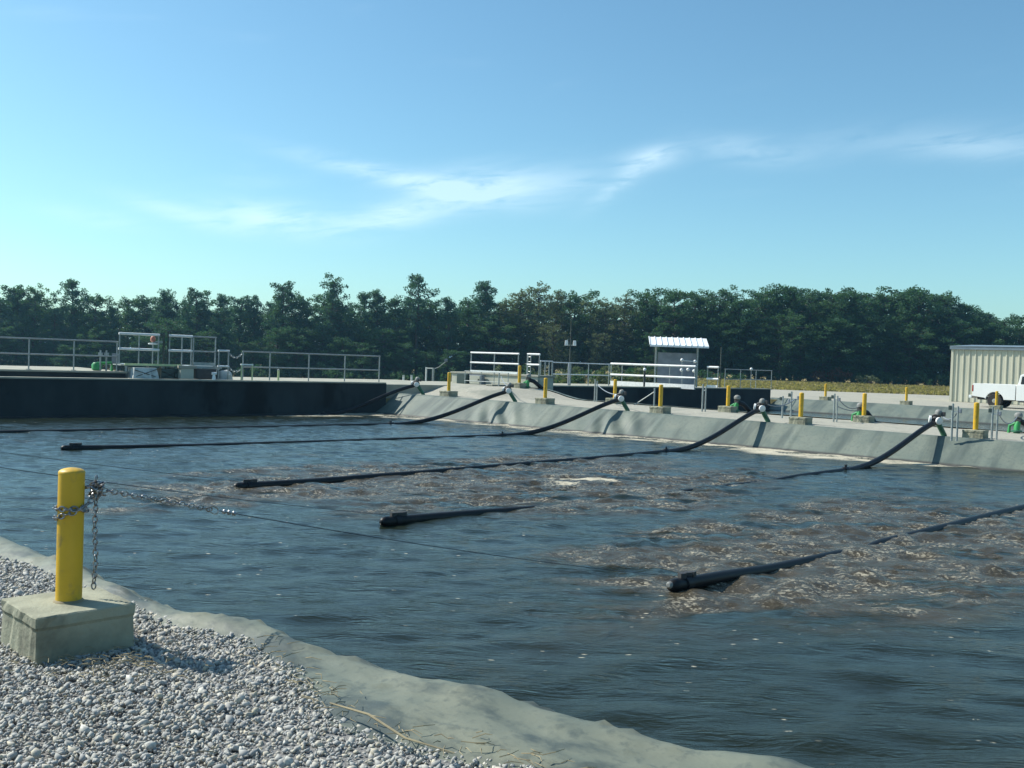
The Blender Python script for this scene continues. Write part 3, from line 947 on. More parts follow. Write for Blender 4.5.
draped('covered_pump', 'darker green-grey sheet over a machine beside the pale one', 'covered pump', 158, 175, 0.75, 1.5, WALL_TOP, PZ - 0.12, 'dark_box', 0.12)
# concrete pier and dark panel under the right half of the platform
n0, n1 = tn(Wpx(177, 370, 0.6))[1], tn(Wpx(190, 370, 0.6))[1]
pr = thing('concrete_pier', W((n0 + n1) / 2, 0.8, WALL_TOP), 'beige concrete pier holding up the middle of the raised platform', 'pier')
world_part(wall_box(MB(), n0, n1, 0.5, 0.78, WALL_TOP + 0.056, PZ - 0.10), 'shaft', 'vault_concrete', pr, bevel=0.012)
world_part(wall_box(MB(), n0 - 0.04, n1 + 0.1, 0.47, 0.79, PZ - 0.098, PZ - 0.0), 'cap', 'deck_concrete', pr, bevel=0.01)
n0, n1 = tn(Wpx(192.5, 370, 0.6))[1], tn(Wpx(214, 370, 0.6))[1]
dk = thing('control_cabinet', W((n0 + n1) / 2, 0.7, WALL_TOP), 'black cabinet under the right end of the raised platform', 'cabinet')
world_part(wall_box(MB(), n0, n1, 0.55, 0.76, WALL_TOP + 0.056, PZ - 0.10), 'cabinet_body', 'dark_trim', dk, bevel=0.01)
world_part(wall_box(MB(), n0 + 0.05, n1 - 0.05, 0.535, 0.548, WALL_TOP + 0.10, PZ - 0.15), 'cabinet_door', 'dark_trim', dk, bevel=0.004)
world_part(wall_box(MB(), n1 - 0.12, n1 - 0.09, 0.515, 0.533, WALL_TOP + 0.22, WALL_TOP + 0.32), 'handle', 'galvanised', dk)
# covered pump left of the platform: green pump with stand pipes
gp = thing('green_pump', Wpx(105, 367, 1.3, SLAB), 'bright green pump with two grey standpipes left of the raised platform', 'pump')
g0 = Wpx(97, 360, 1.3, 0)
world_part(MB().lathe([(0.10, 0), (0.16, 0.04), (0.17, 0.2), (0.11, 0.28)], 12, (g0.x, g0.y, SLAB)), 'pump_body', 'bright_green_paint', gp, smooth_=True)
g1 = Wpx(112, 357, 1.3, 0)
world_part(MB().tube([(g0.x, g0.y, SLAB + 0.25), (g1.x, g1.y, SLAB + 0.27), (g1.x, g1.y, SLAB)], 0.05, 8), 'pipe', 'bright_green_paint', gp, smooth_=True)
for px in (100.5, 106.5):
    g = Wpx(px, 355, 1.15, 0)
    world_part(MB().tube([(g.x, g.y, SLAB), (g.x, g.y, SLAB + 0.70)], 0.03, 8), 'standpipe', 'galvanised', gp, smooth_=True)
    world_part(MB().box((g.x, g.y, SLAB + 0.55), (0.13, 0.1, 0.13)), 'junction_box', 'galvanised', gp, bevel=0.01)
g = Wpx(116, 352, 1.25, 0)
world_part(MB().box((g.x, g.y, SLAB + 0.42), (0.22, 0.16, 0.34)), 'motor_box', 'grey_panel', gp, bevel=0.015)
# small railing, chain, long railing
DZ = WALL_TOP - 0.028
railing('short two-post railing between the platform and the slack chain', ppts([218.8, 228.6], 355, 0.55, DZ), 1.12, rails_m='aluminium', rail_r=0.034)
long_xs = [243, 270, 309, 345, 379.5]
railing('long grey two-rail guardrail ending where the bank begins', ppts(long_xs, 362, 0.55, DZ), 1.12)
# slack safety chain between the two
def links(mb, pts, L=0.05, r_=0.006, w=0.018, seg=5, ring=10):
    """chain links along a polyline"""
    pts = [Vector(p) for p in pts]
    seglen = [(b - a).length for a, b in zip(pts[:-1], pts[1:])]
    tot = sum(seglen)
    step = L - 2.2 * r_
    k, s = 0, step / 2
    while s < tot:
        acc = 0
        for i, sl in enumerate(seglen):
            if acc + sl >= s:
                p = pts[i].lerp(pts[i + 1], (s - acc) / sl)
                d = (pts[i + 1] - pts[i]).normalized()
                break
            acc += sl
        up = Vector((0, 0, 1)) if abs(d.z) < 0.9 else Vector((1, 0, 0))
        u = d.cross(up).normalized()
        if k % 2:
            u = d.cross(u).normalized()
        u = (u + d.cross(u) * random.uniform(-.25, .25)).normalized()
        loop = []
        for j in range(ring):
            a = 2 * math.pi * j / ring
            loop.append(p + d * (L / 2) * math.cos(a) + u * w * math.sin(a) * (1.15 if abs(math.cos(a)) < 0.9 else 1))
        mb.tube(loop, r_, seg, closed=True)
        s += step
        k += 1
    return mb
def sag(a, b, drop, n=14):
    return [a.lerp(b, i / (n - 1)) - Vector((0, 0, drop * 4 * (i / (n - 1)) * (1 - i / (n - 1)))) for i in range(n)]
ca, cb = Wpx(229.2, 350, 0.55, DZ + 1.04), Wpx(242.4, 350, 0.55, DZ + 1.06)
ch = thing('safety_chain', ca, 'slack chain hanging across the gap between two railings on the end wall', 'chain')
world_part(links(MB(), sag(ca, cb, 0.16), 0.09, 0.012, 0.03, 4, 8), 'chain_links', 'galvanised', ch)
ca2, cb2 = Wpx(229.2, 362, 0.55, DZ + 0.52), Wpx(242.4, 362, 0.55, DZ + 0.52)
world_part(links(MB(), sag(ca2, cb2, 0.14), 0.09, 0.012, 0.03, 4, 8), 'chain_links', 'galvanised', ch)
# low yellow-brown gate frame beside the chain
lg = thing('low_frame', Wpx(247, 375, 0.30, WALL_TOP + 0.055), 'low tan steel frame on the wall below the slack chain', 'frame')
for px in (241.5, 252.3):
    a = Wpx(px, 370, 0.25, WALL_TOP + 0.055)
    world_part(MB().bar(a, a + Vector((0, 0, 0.60)), 0.04, 0.04), 'post', 'kick_yellow', lg)
world_part(MB().bar(Wpx(240.8, 365, 0.25, WALL_TOP + 0.62), Wpx(253, 365, 0.25, WALL_TOP + 0.62), 0.06, 0.05), 'top_bar', 'aluminium', lg)
a = Wpx(278.5, 372, 0.9, DZ)
sp = thing('stub_post', a, 'short tan stub post behind the long guardrail', 'post')
world_part(MB().tube([a, a + Vector((0, 0, 0.45))], 0.04, 8), 'shaft', 'kick_yellow', sp)
world_part(MB().lathe([(0.05, 0), (0.05, 0.02), (0.02, 0.04)], 8, a + Vector((0, 0, 0.452))), 'cap', 'galvanised', sp)
# little winch by the wall
a = Wpx(214, 376, 0.2, WALL_TOP + 0.055)
wn = thing('hand_winch', a, 'small pale hand winch on the wall top right of the black cabinet', 'winch')
world_part(MB().box(a + Vector((0, 0, 0.1)), (0.1, 0.16, 0.2), taper=0.6), 'stand', 'aluminium', wn, bevel=0.01)
world_part(MB().lathe([(0.05, -0.08), (0.05, 0.08)], 10, a + Vector((0, 0, 0.22)), axis=WV), 'drum', 'aluminium', wn, smooth_=True)
world_part(MB().tube([a + Vector((0, 0, 0.22)) + WV * 0.08, a + WV * 0.1 + Vector((0, 0, 0.36)), a + WV * 0.2 + Vector((0, 0, 0.36))], 0.014, 6), 'crank', 'galvanised', wn)
# pile of sandbags / rubble sheet behind
def lump(name, label, cat, p, size, m, seed):
    mb = MB()
    bm = bmesh.new()
    bmesh.ops.create_icosphere(bm, subdivisions=3, radius=1)
    vs = []
    for v in bm.verts:
        q_ = v.co.copy()
        q_ *= 1 + 0.35 * mnoise.noise(q_ * 1.7 + Vector((seed, 0, 0)))
        vs.append(p + Vector((q_.x * size[0], q_.y * size[1], max(-0.25, q_.z) * size[2])))
    mb.add(vs, [[v.index for v in f.verts] for f in bm.faces])
    bm.free()
    o = mb.build(name, m, smooth_=True)
    return tag(o, label, cat)
lump('folded_sheet', 'crumpled pale sheet lying on the deck behind the hand winch', 'sheet', Wpx(224, 374, 0.9, DZ + 0.1), (0.32, 0.28, 0.30), 'tarp', 3)

# ------------------------------------------------------------------ concrete vault and railings right of the berm end
VZ = 1.02
va = atd(451.5, 380, 47.0); va.z = 0
vb = Lpx(538, 381, va, TV)
vx = TV.copy(); vy = Vector((-vx.y, vx.x, 0))
vl = thing('valve_vault', (va + vb) / 2, 'pale concrete valve vault standing at the end of the berm', 'vault')
L = (vb - va).length
def vbox(u0, u1, v0, v1, z0, z1, mb=None):
    c = va + vx * (u0 + u1) / 2 + vy * (v0 + v1) / 2
    return (mb or MB()).box((c.x, c.y, (z0 + z1) / 2), (u1 - u0, v1 - v0, z1 - z0), x=vx, y=vy, z=Vector((0, 0, 1)))
world_part(vbox(0, L, 0, 1.1, -0.1, VZ - 0.08), 'vault_walls', 'vault_concrete', vl, bevel=0.015)
world_part(vbox(-0.05, L + 0.05, -0.05, 1.15, VZ - 0.078, VZ), 'vault_roof', 'deck_concrete', vl, bevel=0.012)
sx = lambda px: (Lpx(px, 380, va, TV) - va).length
cb_ = thing('electrical_cabinet', va + vx * sx(468), 'dark green electrical cabinet against the concrete vault', 'cabinet')
world_part(vbox(sx(462.5), sx(473), -0.40, -0.06, 0.40, 0.96), 'cabinet_body', 'dark_box', cb_, bevel=0.015)
world_part(vbox(sx(463.2), sx(472.3), -0.42, -0.402, 0.50, 0.92), 'cabinet_door', 'dark_box', cb_, bevel=0.006)
world_part(vbox(sx(471), sx(471.8), -0.445, -0.422, 0.66, 0.76), 'handle', 'galvanised', cb_)
cb_ = thing('electrical_cabinet', va + vx * sx(480), 'grey electrical cabinet right of the dark green one', 'cabinet')
world_part(vbox(sx(474), sx(485.5), -0.34, -0.06, 0.40, 0.92), 'cabinet_body', 'grey_panel', cb_, bevel=0.015)
world_part(vbox(sx(474.8), sx(484.8), -0.36, -0.342, 0.50, 0.88), 'cabinet_door', 'vault_concrete', cb_, bevel=0.006)
world_part(vbox(sx(483.3), sx(484), -0.385, -0.362, 0.64, 0.74), 'handle', 'dark_trim', cb_)
vr = [va + vx * sx(px) + vy * 0.12 for px in (468.7, 492, 516)]
railing('bright white two-rail railing on top of the concrete vault', [Vector((p.x, p.y, VZ)) for p in vr], 0.93, rails_m='white_paint', rail_r=0.04, kick=0.10, side=-NV)
vr = [va + vx * sx(px) + vy * 0.12 for px in (525.5, 537)]
railing('short white step railing at the right end of the vault', [Vector((p.x, p.y, VZ)) for p in vr], 0.93, rails_m='white_paint', rail_r=0.045)
vr = [va + vx * sx(px) + vy * 0.5 for px in (519.5, 523)]
lad = thing('ladder', Vector((vr[0].x, vr[0].y, VZ)), 'narrow grey ladder between the two white railings on the vault', 'ladder')
for p in vr:
    world_part(MB().tube([Vector((p.x, p.y, VZ - 0.0)), Vector((p.x, p.y, VZ + 0.95))], 0.022, 8), 'stile', 'galvanised', lad)
for k in range(4):
    world_part(MB().tube([Vector((vr[0].x, vr[0].y, VZ + 0.15 + k * 0.22)), Vector((vr[1].x, vr[1].y, VZ + 0.15 + k * 0.22))], 0.016, 6), 'rung', 'galvanised', lad)
# thin grey outer rail in front of the vault
fr = [va + vx * sx(px) + vy * -0.75 for px in (476, 492, 505, 519)]
railing('thin grey pipe rail in front of the concrete vault', [Vector((p.x, p.y, 0.10)) for p in fr], 0.98, mid=0.55, r_=0.018)
# stairs rail
D2 = WALL_TOP - 0.048
railing('low bright step railing beside the vault with close posts', ppts([540.5, 545, 549, 552], 372, 0.6, D2), 1.18, rails_m='aluminium', mid=0.42, r_=0.026)
railing('dull grey railing along the wall between vault and white rails', ppts([552.5, 570, 588.5, 609], 372, 0.6, D2), 1.14, mid=0.52, rails_m='aluminium')
railing('long white two-rail railing in front of the white-roofed canopy', [Lpx(x, 374, atd(611, 374, 53.5), TV, D2) for x in (611, 622, 644, 669.7, 695)], 1.18, rails_m='white_paint', mid=0.50, rail_r=0.055, kick=0.24, kick_m='white_paint', side=-NV)
railing('short white two-rail railing right of the canopy', [Lpx(x, 376, atd(707.5, 376, 54.5), TV, D2) for x in (707.5, 718)], 1.18, rails_m='white_paint', mid=0.45, rail_r=0.06, kick=0.18, kick_m='white_paint', side=-NV)
railing('dim grey railing at the right end of the second basin wall', ppts([725, 740.5, 756, 771.5], 378, 0.6, D2), 1.10, mid=0.5, r_=0.02)
# gauges / heads on posts
def head_post(label, base, h, m='galvanised', kind='lamp', r_=0.03, head='white_paint', cat='post'):
    o = thing('instrument_post', base, label, cat)
    world_part(MB().tube([base, base + Vector((0, 0, h))], r_, 8), 'post', m, o, smooth_=True)
    if kind == 'lamp':
        world_part(MB().ball(base + Vector((0, 0, h + 0.05)), 0.085, 10, 6), 'head', head, o, smooth_=True)
    elif kind == 'box':
        world_part(MB().box(base + Vector((0, 0, h + 0.06)), (0.16, 0.12, 0.18)), 'box', head, o, bevel=0.012)
    return o
head_post('black post with white gauge in front of the long white railing', Wpx(644.5, 376, 0.25, WALL_TOP + 0.04), 0.80, 'dark_trim', 'lamp', 0.05)
head_post('thin grey pole right of the canopy, taller than the railings', Wpx(720.5, 370, 0.9, D2), 2.3, 'timber_pole', 'none', 0.03)
head_post('white-headed gauge post on the dim grey railing', Wpx(751, 378, 0.5, D2), 1.10, 'galvanised', 'lamp', 0.02)
# canopy
cp0, cp1 = Wpx(655.5, 365, 1.6, D2), Wpx(697, 367, 1.6, D2)
dmid = 55.6
cp0, cp1 = atd(655.5, 365, dmid + 0.1), atd(697, 367, dmid - 0.1)
cp0.z = cp1.z = D2
cx = (cp1 - cp0).normalized(); cy = Vector((-cx.y, cx.x, 0))
cn = thing('canopy', cp0, 'white ribbed sloping roof on two thin posts over a grey board', 'canopy')
topz = 3.10
for p in (cp0, cp1):
    world_part(MB().bar(p, p + Vector((0, 0, topz - D2 - 0.30)), 0.09, 0.09), 'post', 'galvanised', cn)
Lc = (cp1 - cp0).length
mbr = MB()
e0 = cp0 - cx * 0.40 - cy * 0.75
Lr = Lc + 0.95
up = cy * 1.5 + Vector((0, 0, 0.48))
nb_ = 10
zf = topz - 0.30
for k in range(nb_):
    x0, x1 = Lr * k / nb_, Lr * (k + 1) / nb_
    a = Vector((e0.x, e0.y, zf)) + cx * (x0 + 0.008)
    b = Vector((e0.x, e0.y, zf)) + cx * (x1 - 0.008)
    m0 = MB()
    m0.add([a, b, b + up, a + up, a + Vector((0, 0, -0.02)), b + Vector((0, 0, -0.02)), b + up + Vector((0, 0, -0.02)), a + up + Vector((0, 0, -0.02))],
           [(0, 1, 2, 3), (7, 6, 5, 4), (0, 4, 5, 1), (1, 5, 6, 2), (2, 6, 7, 3), (3, 7, 4, 0)])
    world_part(m0, 'roof_sheet', 'canopy_metal', cn)
    rib = MB().bar(a + Vector((0, 0, 0.02)), a + up + Vector((0, 0, 0.02)), 0.045, 0.05)
    world_part(rib, 'roof_rib', 'canopy_metal', cn)
    # deep turned-down front edge in the same troughs
    f0 = MB().box((a + b) / 2 + Vector((0, 0, -0.05)) - cy * 0.012, ((b - a).length, 0.02, 0.10), x=cx, y=cy, z=Vector((0, 0, 1)))
    world_part(f0, 'fascia_panel', 'canopy_metal', cn)
world_part(MB().bar(cp0 + Vector((0, 0, topz - D2 - 0.32)), cp1 + Vector((0, 0, topz - D2 - 0.32)), 0.06, 0.1), 'beam', 'galvanised', cn)
bd0, bd1 = cp0 + cx * 0.12 + cy * 0.1, cp1 - cx * 0.06 + cy * 0.1
bdc = (bd0 + bd1) / 2
world_part(MB().box((bdc.x, bdc.y, D2 + 1.03), ((bd1 - bd0).length, 0.05, 1.78), x=cx, y=cy, z=Vector((0, 0, 1))), 'board', 'grey_panel', cn, bevel=0.006)
for px, py in ((682, 360), (695, 361.5), (681.5, 370), (688, 369.5), (694, 371)):
    p = Wpx(px, py, 1.35, 0)
    d = ray(px, py)
    z = EYE + d.z / d.y * p.y
    world_part(MB().ball((p.x, p.y, z), 0.09, 10, 6), 'fitting', 'white_paint', cn, smooth_=True)
def zpx(px, py, off):
    p = Wpx(px, py, off, 0); d = ray(px, py)
    return Vector((p.x, p.y, EYE + d.z / d.y * p.y))
world_part(MB().tube([zpx(682, 360.5, 1.36), zpx(694, 361.5, 1.36)], 0.025, 6), 'pipe', 'white_paint', cn)
world_part(MB().tube([zpx(682, 360.5, 1.36), zpx(682, 384, 1.36)], 0.025, 6), 'pipe', 'galvanised', cn)
# floodlight pole
fp = Wpx(569.5, 370, 2.2, D2)
fl = thing('light_pole', fp, 'tall thin pole with two white floodlights in front of the trees', 'light pole')
world_part(MB().tube([fp, fp + Vector((0, 0, 1.15))], 0.085, 10), 'base_post', 'grey_panel', fl, smooth_=True)
world_part(MB().tube([fp + Vector((0, 0, 1.1)), fp + Vector((0, 0, 3.5))], [0.032, 0.018], 8), 'shaft', 'timber_pole', fl, smooth_=True)
world_part(MB().bar(fp + Vector((-.26, 0, 2.02)), fp + Vector((.26, 0, 2.02)), 0.04, 0.04), 'cross_arm', 'galvanised', fl)
for s in (-1, 1):
    world_part(MB().box(fp + Vector((s * 0.2, -0.08, 2.12)), (0.17, 0.14, 0.26), taper=0.8), 'floodlight', 'white_paint', fl, bevel=0.02)

# ------------------------------------------------------------------ bollards
BLOCK_H = 0.22
def make_bollard():
    o = thing('bollard', (0, 0, 0), '', 'bollard', 'yellow bollards round the basins')
    s, h = 0.255, BLOCK_H
    mb = MB()
    # block with a slightly proud, chipped upper lip
    prof = [(s * 1.02, -0.06), (s * 1.0, h * 0.70), (s * 1.025, h * 0.72), (s * 1.02, h)]
    k = 10
    vs, fs = [], []
    for q_, z in prof:
        for side in range(4):
            for j in range(k):
                u = -1 + 2 * j / k
                x, y = [(u, -1), (1, u), (-u, 1), (-1, -u)][side]
                wob = 0.014 * mnoise.noise(Vector((x * 4, y * 4, z * 20)))
                vs.append((x * q_ + x * wob, y * q_ + y * wob, z + (0.004 * mnoise.noise(Vector((x * 5, y * 5, 9))) if z == h else 0)))
    m4 = 4 * k
    for i in range(len(prof) - 1):
        for j in range(m4):
            j2 = (j + 1) % m4
            fs.append((i * m4 + j, i * m4 + j2, (i + 1) * m4 + j2, (i + 1) * m4 + j))
    fs.append(tuple((len(prof) - 1) * m4 + j for j in range(m4)))
    fs.append(tuple(range(m4 - 1, -1, -1)))
    mb.add(vs, fs)
    mb.build('concrete_base', 'block_concrete', o, bevel=0.007, seg=1)
    r_ = 0.0675
    top = h + 0.70
    MB().tube([(0, 0, h - 0.02), (0, 0, top)], r_, 40).build('post', 'yellow_paint', o, smooth_=True)
    dome = [(r_ * 1.015, 0)] + [(r_ * 1.015 * math.cos(a), 0.006 + 0.026 * math.sin(a)) for a in [i * math.pi / 2 / 7 for i in range(7)]] + [(0.002, 0.0325)]
    MB().lathe(dome, 40, (0, 0, top)).build('cap', 'yellow_paint', o, smooth_=True)
    # rust ring of sealant at the foot
    MB().lathe([(r_ + 0.012, 0), (r_ + 0.008, 0.006), (r_, 0.012)], 32, (0, 0, h)).build('seal', 'straw', o, smooth_=True)
    return o
BROT = math.atan2(TV.y, TV.x)
NB = Vector((-2.385, 5.352, 0))
bol = make_bollard()
bol.location = NB
bol.rotation_euler = (0, 0, BROT - R(4.0))
bol['label'] = 'large yellow bollard in a concrete block on the near gravel, wrapped with chain'
front = ['front-row yellow bollard just right of the first hose, near the vault cabinets', 'front-row yellow bollard right of the second hose, below the low step railing',
         'front-row yellow bollard right of the third hose, below the long white railing', 'front-row yellow bollard between the fourth hose and the post pair',
         'front-row yellow bollard right of the fifth hose, nearest on the far bank']
for i, lb in enumerate(front):
    clone(bol, T(i * STEP, 0, berm_z(i * STEP)), BROT, label=lb)
clone(bol, T(5 * STEP, 0, 0), BROT, label='yellow bollard on the far bank beyond the right edge of the view')
back = {0: 'back-row yellow bollard in front of the vault, by the small green valve', 1: 'back-row yellow bollard below the left end of the long white railing', 2: 'back-row yellow bollard against the dark wall beside the short white railing',
        3: 'back-row yellow bollard beside the green valve with a dangling cable'}
back_px = {0: (535, 400), 1: (619, 401.5), 2: (731, 412), 3: (866, 422)}
for i, lb in back.items():
    p = at(back_px[i][0], back_px[i][1], berm_z(i * STEP))
    t_, n_ = tn(p)
    n_ = min(n_, 4.1)
    q = T(i * STEP + 0.45, 3.75, berm_z(i * STEP + 0.45, 3.75))
    clone(bol, q, BROT, label=lb)
for px, lb in ((825.5, 'small distant yellow bollard farthest left beyond the second basin'), (906.5, 'distant yellow bollard left of the beige shed'), (996.8, 'distant yellow bollard in front of the pickup wheel')):
    d = ray(px, 395)
    a, b = T(0, 26.1), T(10, 26.1) - T(0, 26.1)
    det = b.x * (-d.y) + d.x * b.y
    k = (-a.x * (-d.y) - d.x * a.y) / det
    p = a + b * k
    clone(bol, Vector((p.x, p.y, 0)), BROT, label=lb)
off_n = [NB - TV * STEP, NB - TV * STEP * 2.05]
for p, lb in zip(off_n, ('yellow bollard on the near gravel left of the view holding a cable', 'yellow bollard farther along the near bank holding the upper cable')):
    clone(bol, p, BROT, label=lb)

# ------------------------------------------------------------------ air valves, hoses, floating pipes
def make_valve():
    """local x = along the bank, y = away from the water"""
    o = thing('air_valve', (0, 0, 0), '', 'air valve', 'air valves along the far bank')
    MB().tube([(0.14, 0.16, -0.1), (0.13, 0.15, 0.02), (0.02, -0.06, 0.36), (0.0, -0.12, 0.42)], [0.072, 0.072, 0.072, 0.08], 12).build('riser', 'green_paint', o, smooth_=True)
    ax = Vector((0.1, -0.8, -0.75))
    c = Vector((-0.02, -0.16, 0.43))
    MB().lathe([(0.10, -0.06), (0.13, -0.05), (0.13, -0.02), (0.10, -0.01), (0.10, 0.05), (0.135, 0.06), (0.135, 0.10), (0.10, 0.11)], 14, c, axis=-ax).build('valve_body', 'dark_trim', o, smooth_=True)
    f = MB().lathe([(0.075, 0), (0.095, 0.01), (0.095, 0.06), (0.07, 0.07)], 12, (-0.10, -0.22, 0.45), axis=(-1, -0.4, 0.1)).build('flange', 'white_paint', o, smooth_=True)
    f = MB().lathe([(0.075, 0), (0.10, 0.01), (0.10, 0.06), (0.07, 0.07)], 12, (0.07, -0.20, 0.42), axis=(1, -0.7, -0.1)).build('flange', 'white_paint', o, smooth_=True)
    MB().lathe([(0.05, 0), (0.05, 0.08)], 10, (0.03, -0.12, 0.50)).build('neck', 'galvanised', o, smooth_=True)
    MB().lathe([(0.065, 0), (0.09, 0.02), (0.095, 0.08), (0.08, 0.125), (0.045, 0.155), (0.01, 0.165)], 14, (0.03, -0.12, 0.56), axis=(0.15, 0.1, 1))  .build('actuator', 'grey_cap', o, smooth_=True)
    MB().box((0.15, -0.10, 0.60), (0.12, 0.09, 0.12)).build('limit_switch', 'dark_trim', o, bevel=0.01)
    MB().tube([(-0.12, -0.1, 0.52), (-0.22, -0.1, 0.54)], 0.02, 6).build('lever', 'galvanised', o)
    return o
valve = make_valve()
vlabels = ['leftmost far-bank air valve, above the end of the concrete wall', 'far-bank air valve in front of the concrete vault', 'far-bank air valve with wrinkled liner below the long white railing',
           'far-bank air valve below the right end of the dark wall', 'nearest air valve in view, at the hose beside the post pair', 'air valve on the far bank outside the right edge of the view']
for i, t_ in enumerate(HEADER_T):
    z = berm_z(t_)
    if i == 0:
        valve.location = T(t_, -0.35, z); valve.rotation_euler = (0, 0, BROT); valve['label'] = vlabels[0]
    else:
        clone(valve, T(t_, -0.35, z), BROT, label=vlabels[i])

PIPE_R = 0.069
def bez(p, q, r_, s, u):
    return p * (1 - u) ** 3 + q * 3 * u * (1 - u) ** 2 + r_ * 3 * u * u * (1 - u) + s * u ** 3

def lateral(i, t_end, n_end, zprof, label, hose_n=-5.6, cap='black_pipe', wob=0.06, plug=False):
    t0 = HEADER_T[i]
    zb = berm_z(t0)
    root = thing('floating_pipe', T(t0, -3.0, WATER), label, 'pipe', 'black floating air pipes')
    tt = lambda n: t0 - 0.02 + (t_end - t0) * (n + 0.5) / (n_end + 0.5)
    hp = []
    A = Vector((-0.60, zb + 0.36)); Bp = Vector((-1.9, zb + 0.10)); Cp = Vector((-3.3, WATER - 0.01)); Dp = Vector((hose_n, WATER + zprof[0][1]))
    for k in range(25):
        u = k / 24
        q_ = A * (1 - u) ** 3 + Bp * 3 * u * (1 - u) ** 2 + Cp * 3 * u * u * (1 - u) + Dp * u ** 3
        hp.append(T(tt(q_.x) - 0.05 * math.sin(u * 3.1), q_.x, q_.y))
    world_part(MB().tube(hp, PIPE_R * 1.03, 14), 'hose', 'black_rubber', root, smooth_=True)
    ns_ = np.linspace(hose_n, n_end, 70)
    zs = np.interp(-ns_, [-a for a, b in zprof], [b for a, b in zprof])
    pp = []
    for n_, z_ in zip(ns_, zs):
        w_ = wob * mnoise.noise(Vector((n_ * 0.35, i * 7.1, 0))) * min(1, (hose_n - n_) / 2)
        pp.append(T(tt(n_) + w_, n_, WATER + z_))
    world_part(MB().tube(pp, PIPE_R, 12), 'pipe', 'black_pipe', root, smooth_=True)
    # coupling where hose meets pipe, saddle clamps, end cap
    d = (pp[1] - pp[0]).normalized()
    world_part(MB().lathe([(PIPE_R * 1.05, -0.12), (PIPE_R * 1.28, -0.10), (PIPE_R * 1.28, 0.10), (PIPE_R * 1.05, 0.12)], 14, pp[0], axis=d), 'coupling', 'black_rubber', root, smooth_=True)
    world_part(MB().box(pp[0] + Vector((0, 0, PIPE_R * 1.2)), (0.05, 0.05, 0.12)), 'bolt', 'dark_trim', root)
    e = pp[-1]
    d = (pp[-1] - pp[-3]).normalized()
    world_part(MB().lathe([(PIPE_R * 1.02, -0.03), (PIPE_R * 1.02, 0.02), (PIPE_R * 0.8, 0.07), (PIPE_R * 0.4, 0.095), (0.004, 0.10)], 14, e, axis=d), 'end_cap', cap, root, smooth_=True)
    world_part(MB().lathe([(PIPE_R * 1.05, -0.05), (PIPE_R * 1.22, -0.045), (PIPE_R * 1.22, 0.045), (PIPE_R * 1.05, 0.05)], 14, e - d * 0.18, axis=d), 'clamp', 'black_rubber', root, smooth_=True)
    if plug:
        world_part(MB().lathe([(PIPE_R * 0.52, 0.06), (PIPE_R * 0.52, 0.10), (PIPE_R * 0.3, 0.118), (0.004, 0.12)], 12, e + Vector((0, 0, 0.012)), axis=d), 'plug', 'grey_cap', root, smooth_=True)
    cl = MB()
    for q_ in (0.12, 0.22, 0.30):
        cl.box(e - d * q_ + Vector((0, 0, PIPE_R * 1.15)), (0.07, 0.06, 0.07), rot=random.random())
    cl.tube([e - d * 0.1 + Vector((0, 0, PIPE_R * 1.35)), e - d * 0.34 + Vector((0, 0, PIPE_R * 1.35))], 0.02, 6)
    world_part(cl, 'eye_bracket', 'dark_trim', root)
    return e, d

ENDS = {}
ENDS[0] = lateral(0, -4.05, -18.6, [(-5.6, -0.02), (-10, -0.03), (-18.6, -0.01)], 'black floating pipe at the foot of the concrete end wall', hose_n=-4.6)
ENDS[1] = lateral(1, 1.2, -18.6, [(-5.6, -0.02), (-12, -0.03), (-18.6, -0.01)], 'black floating pipe running off the left edge, nearest but one to the wall')
ENDS[2] = lateral(2, 6.15, -18.0, [(-5.6, -0.02), (-11, -0.035), (-15, -0.03), (-17.0, 0.0), (-18.0, 0.03)], 'black floating pipe with its end showing farthest left on open water')
ENDS[3] = lateral(3, 13.4, -18.5, [(-5.6, 0.0), (-8.0, -0.015), (-9.2, -0.025), (-9.8, -0.02), (-12.5, -0.008), (-14.5, -0.012), (-17, 0.005), (-18.5, 0.035)], 'black floating pipe crossing the middle of the brown boil, between its neighbours')
ENDS[4] = lateral(4, 17.45, -18.9, [(-5.6, -0.01), (-8.0, -0.03), (-9.0, -0.07), (-10.2, -0.062), (-11, -0.06), (-12.6, -0.06), (-13.3, -0.13), (-15.5, -0.13), (-16.0, -0.05), (-17.2, -0.01), (-18.9, 0.04)],
                  'black floating pipe partly under water with a short exposed end in the boil')
ENDS[5] = lateral(5, 22.15, -19.25, [(-5.6, 0.0), (-12.6, -0.03), (-14.6, -0.045), (-15.0, -0.10), (-15.25, -0.10), (-15.6, -0.05), (-17.4, -0.02), (-18.4, 0.03), (-19.25, 0.06)],
                  'thick-looking nearest floating pipe with a small grey end plug', plug=True)

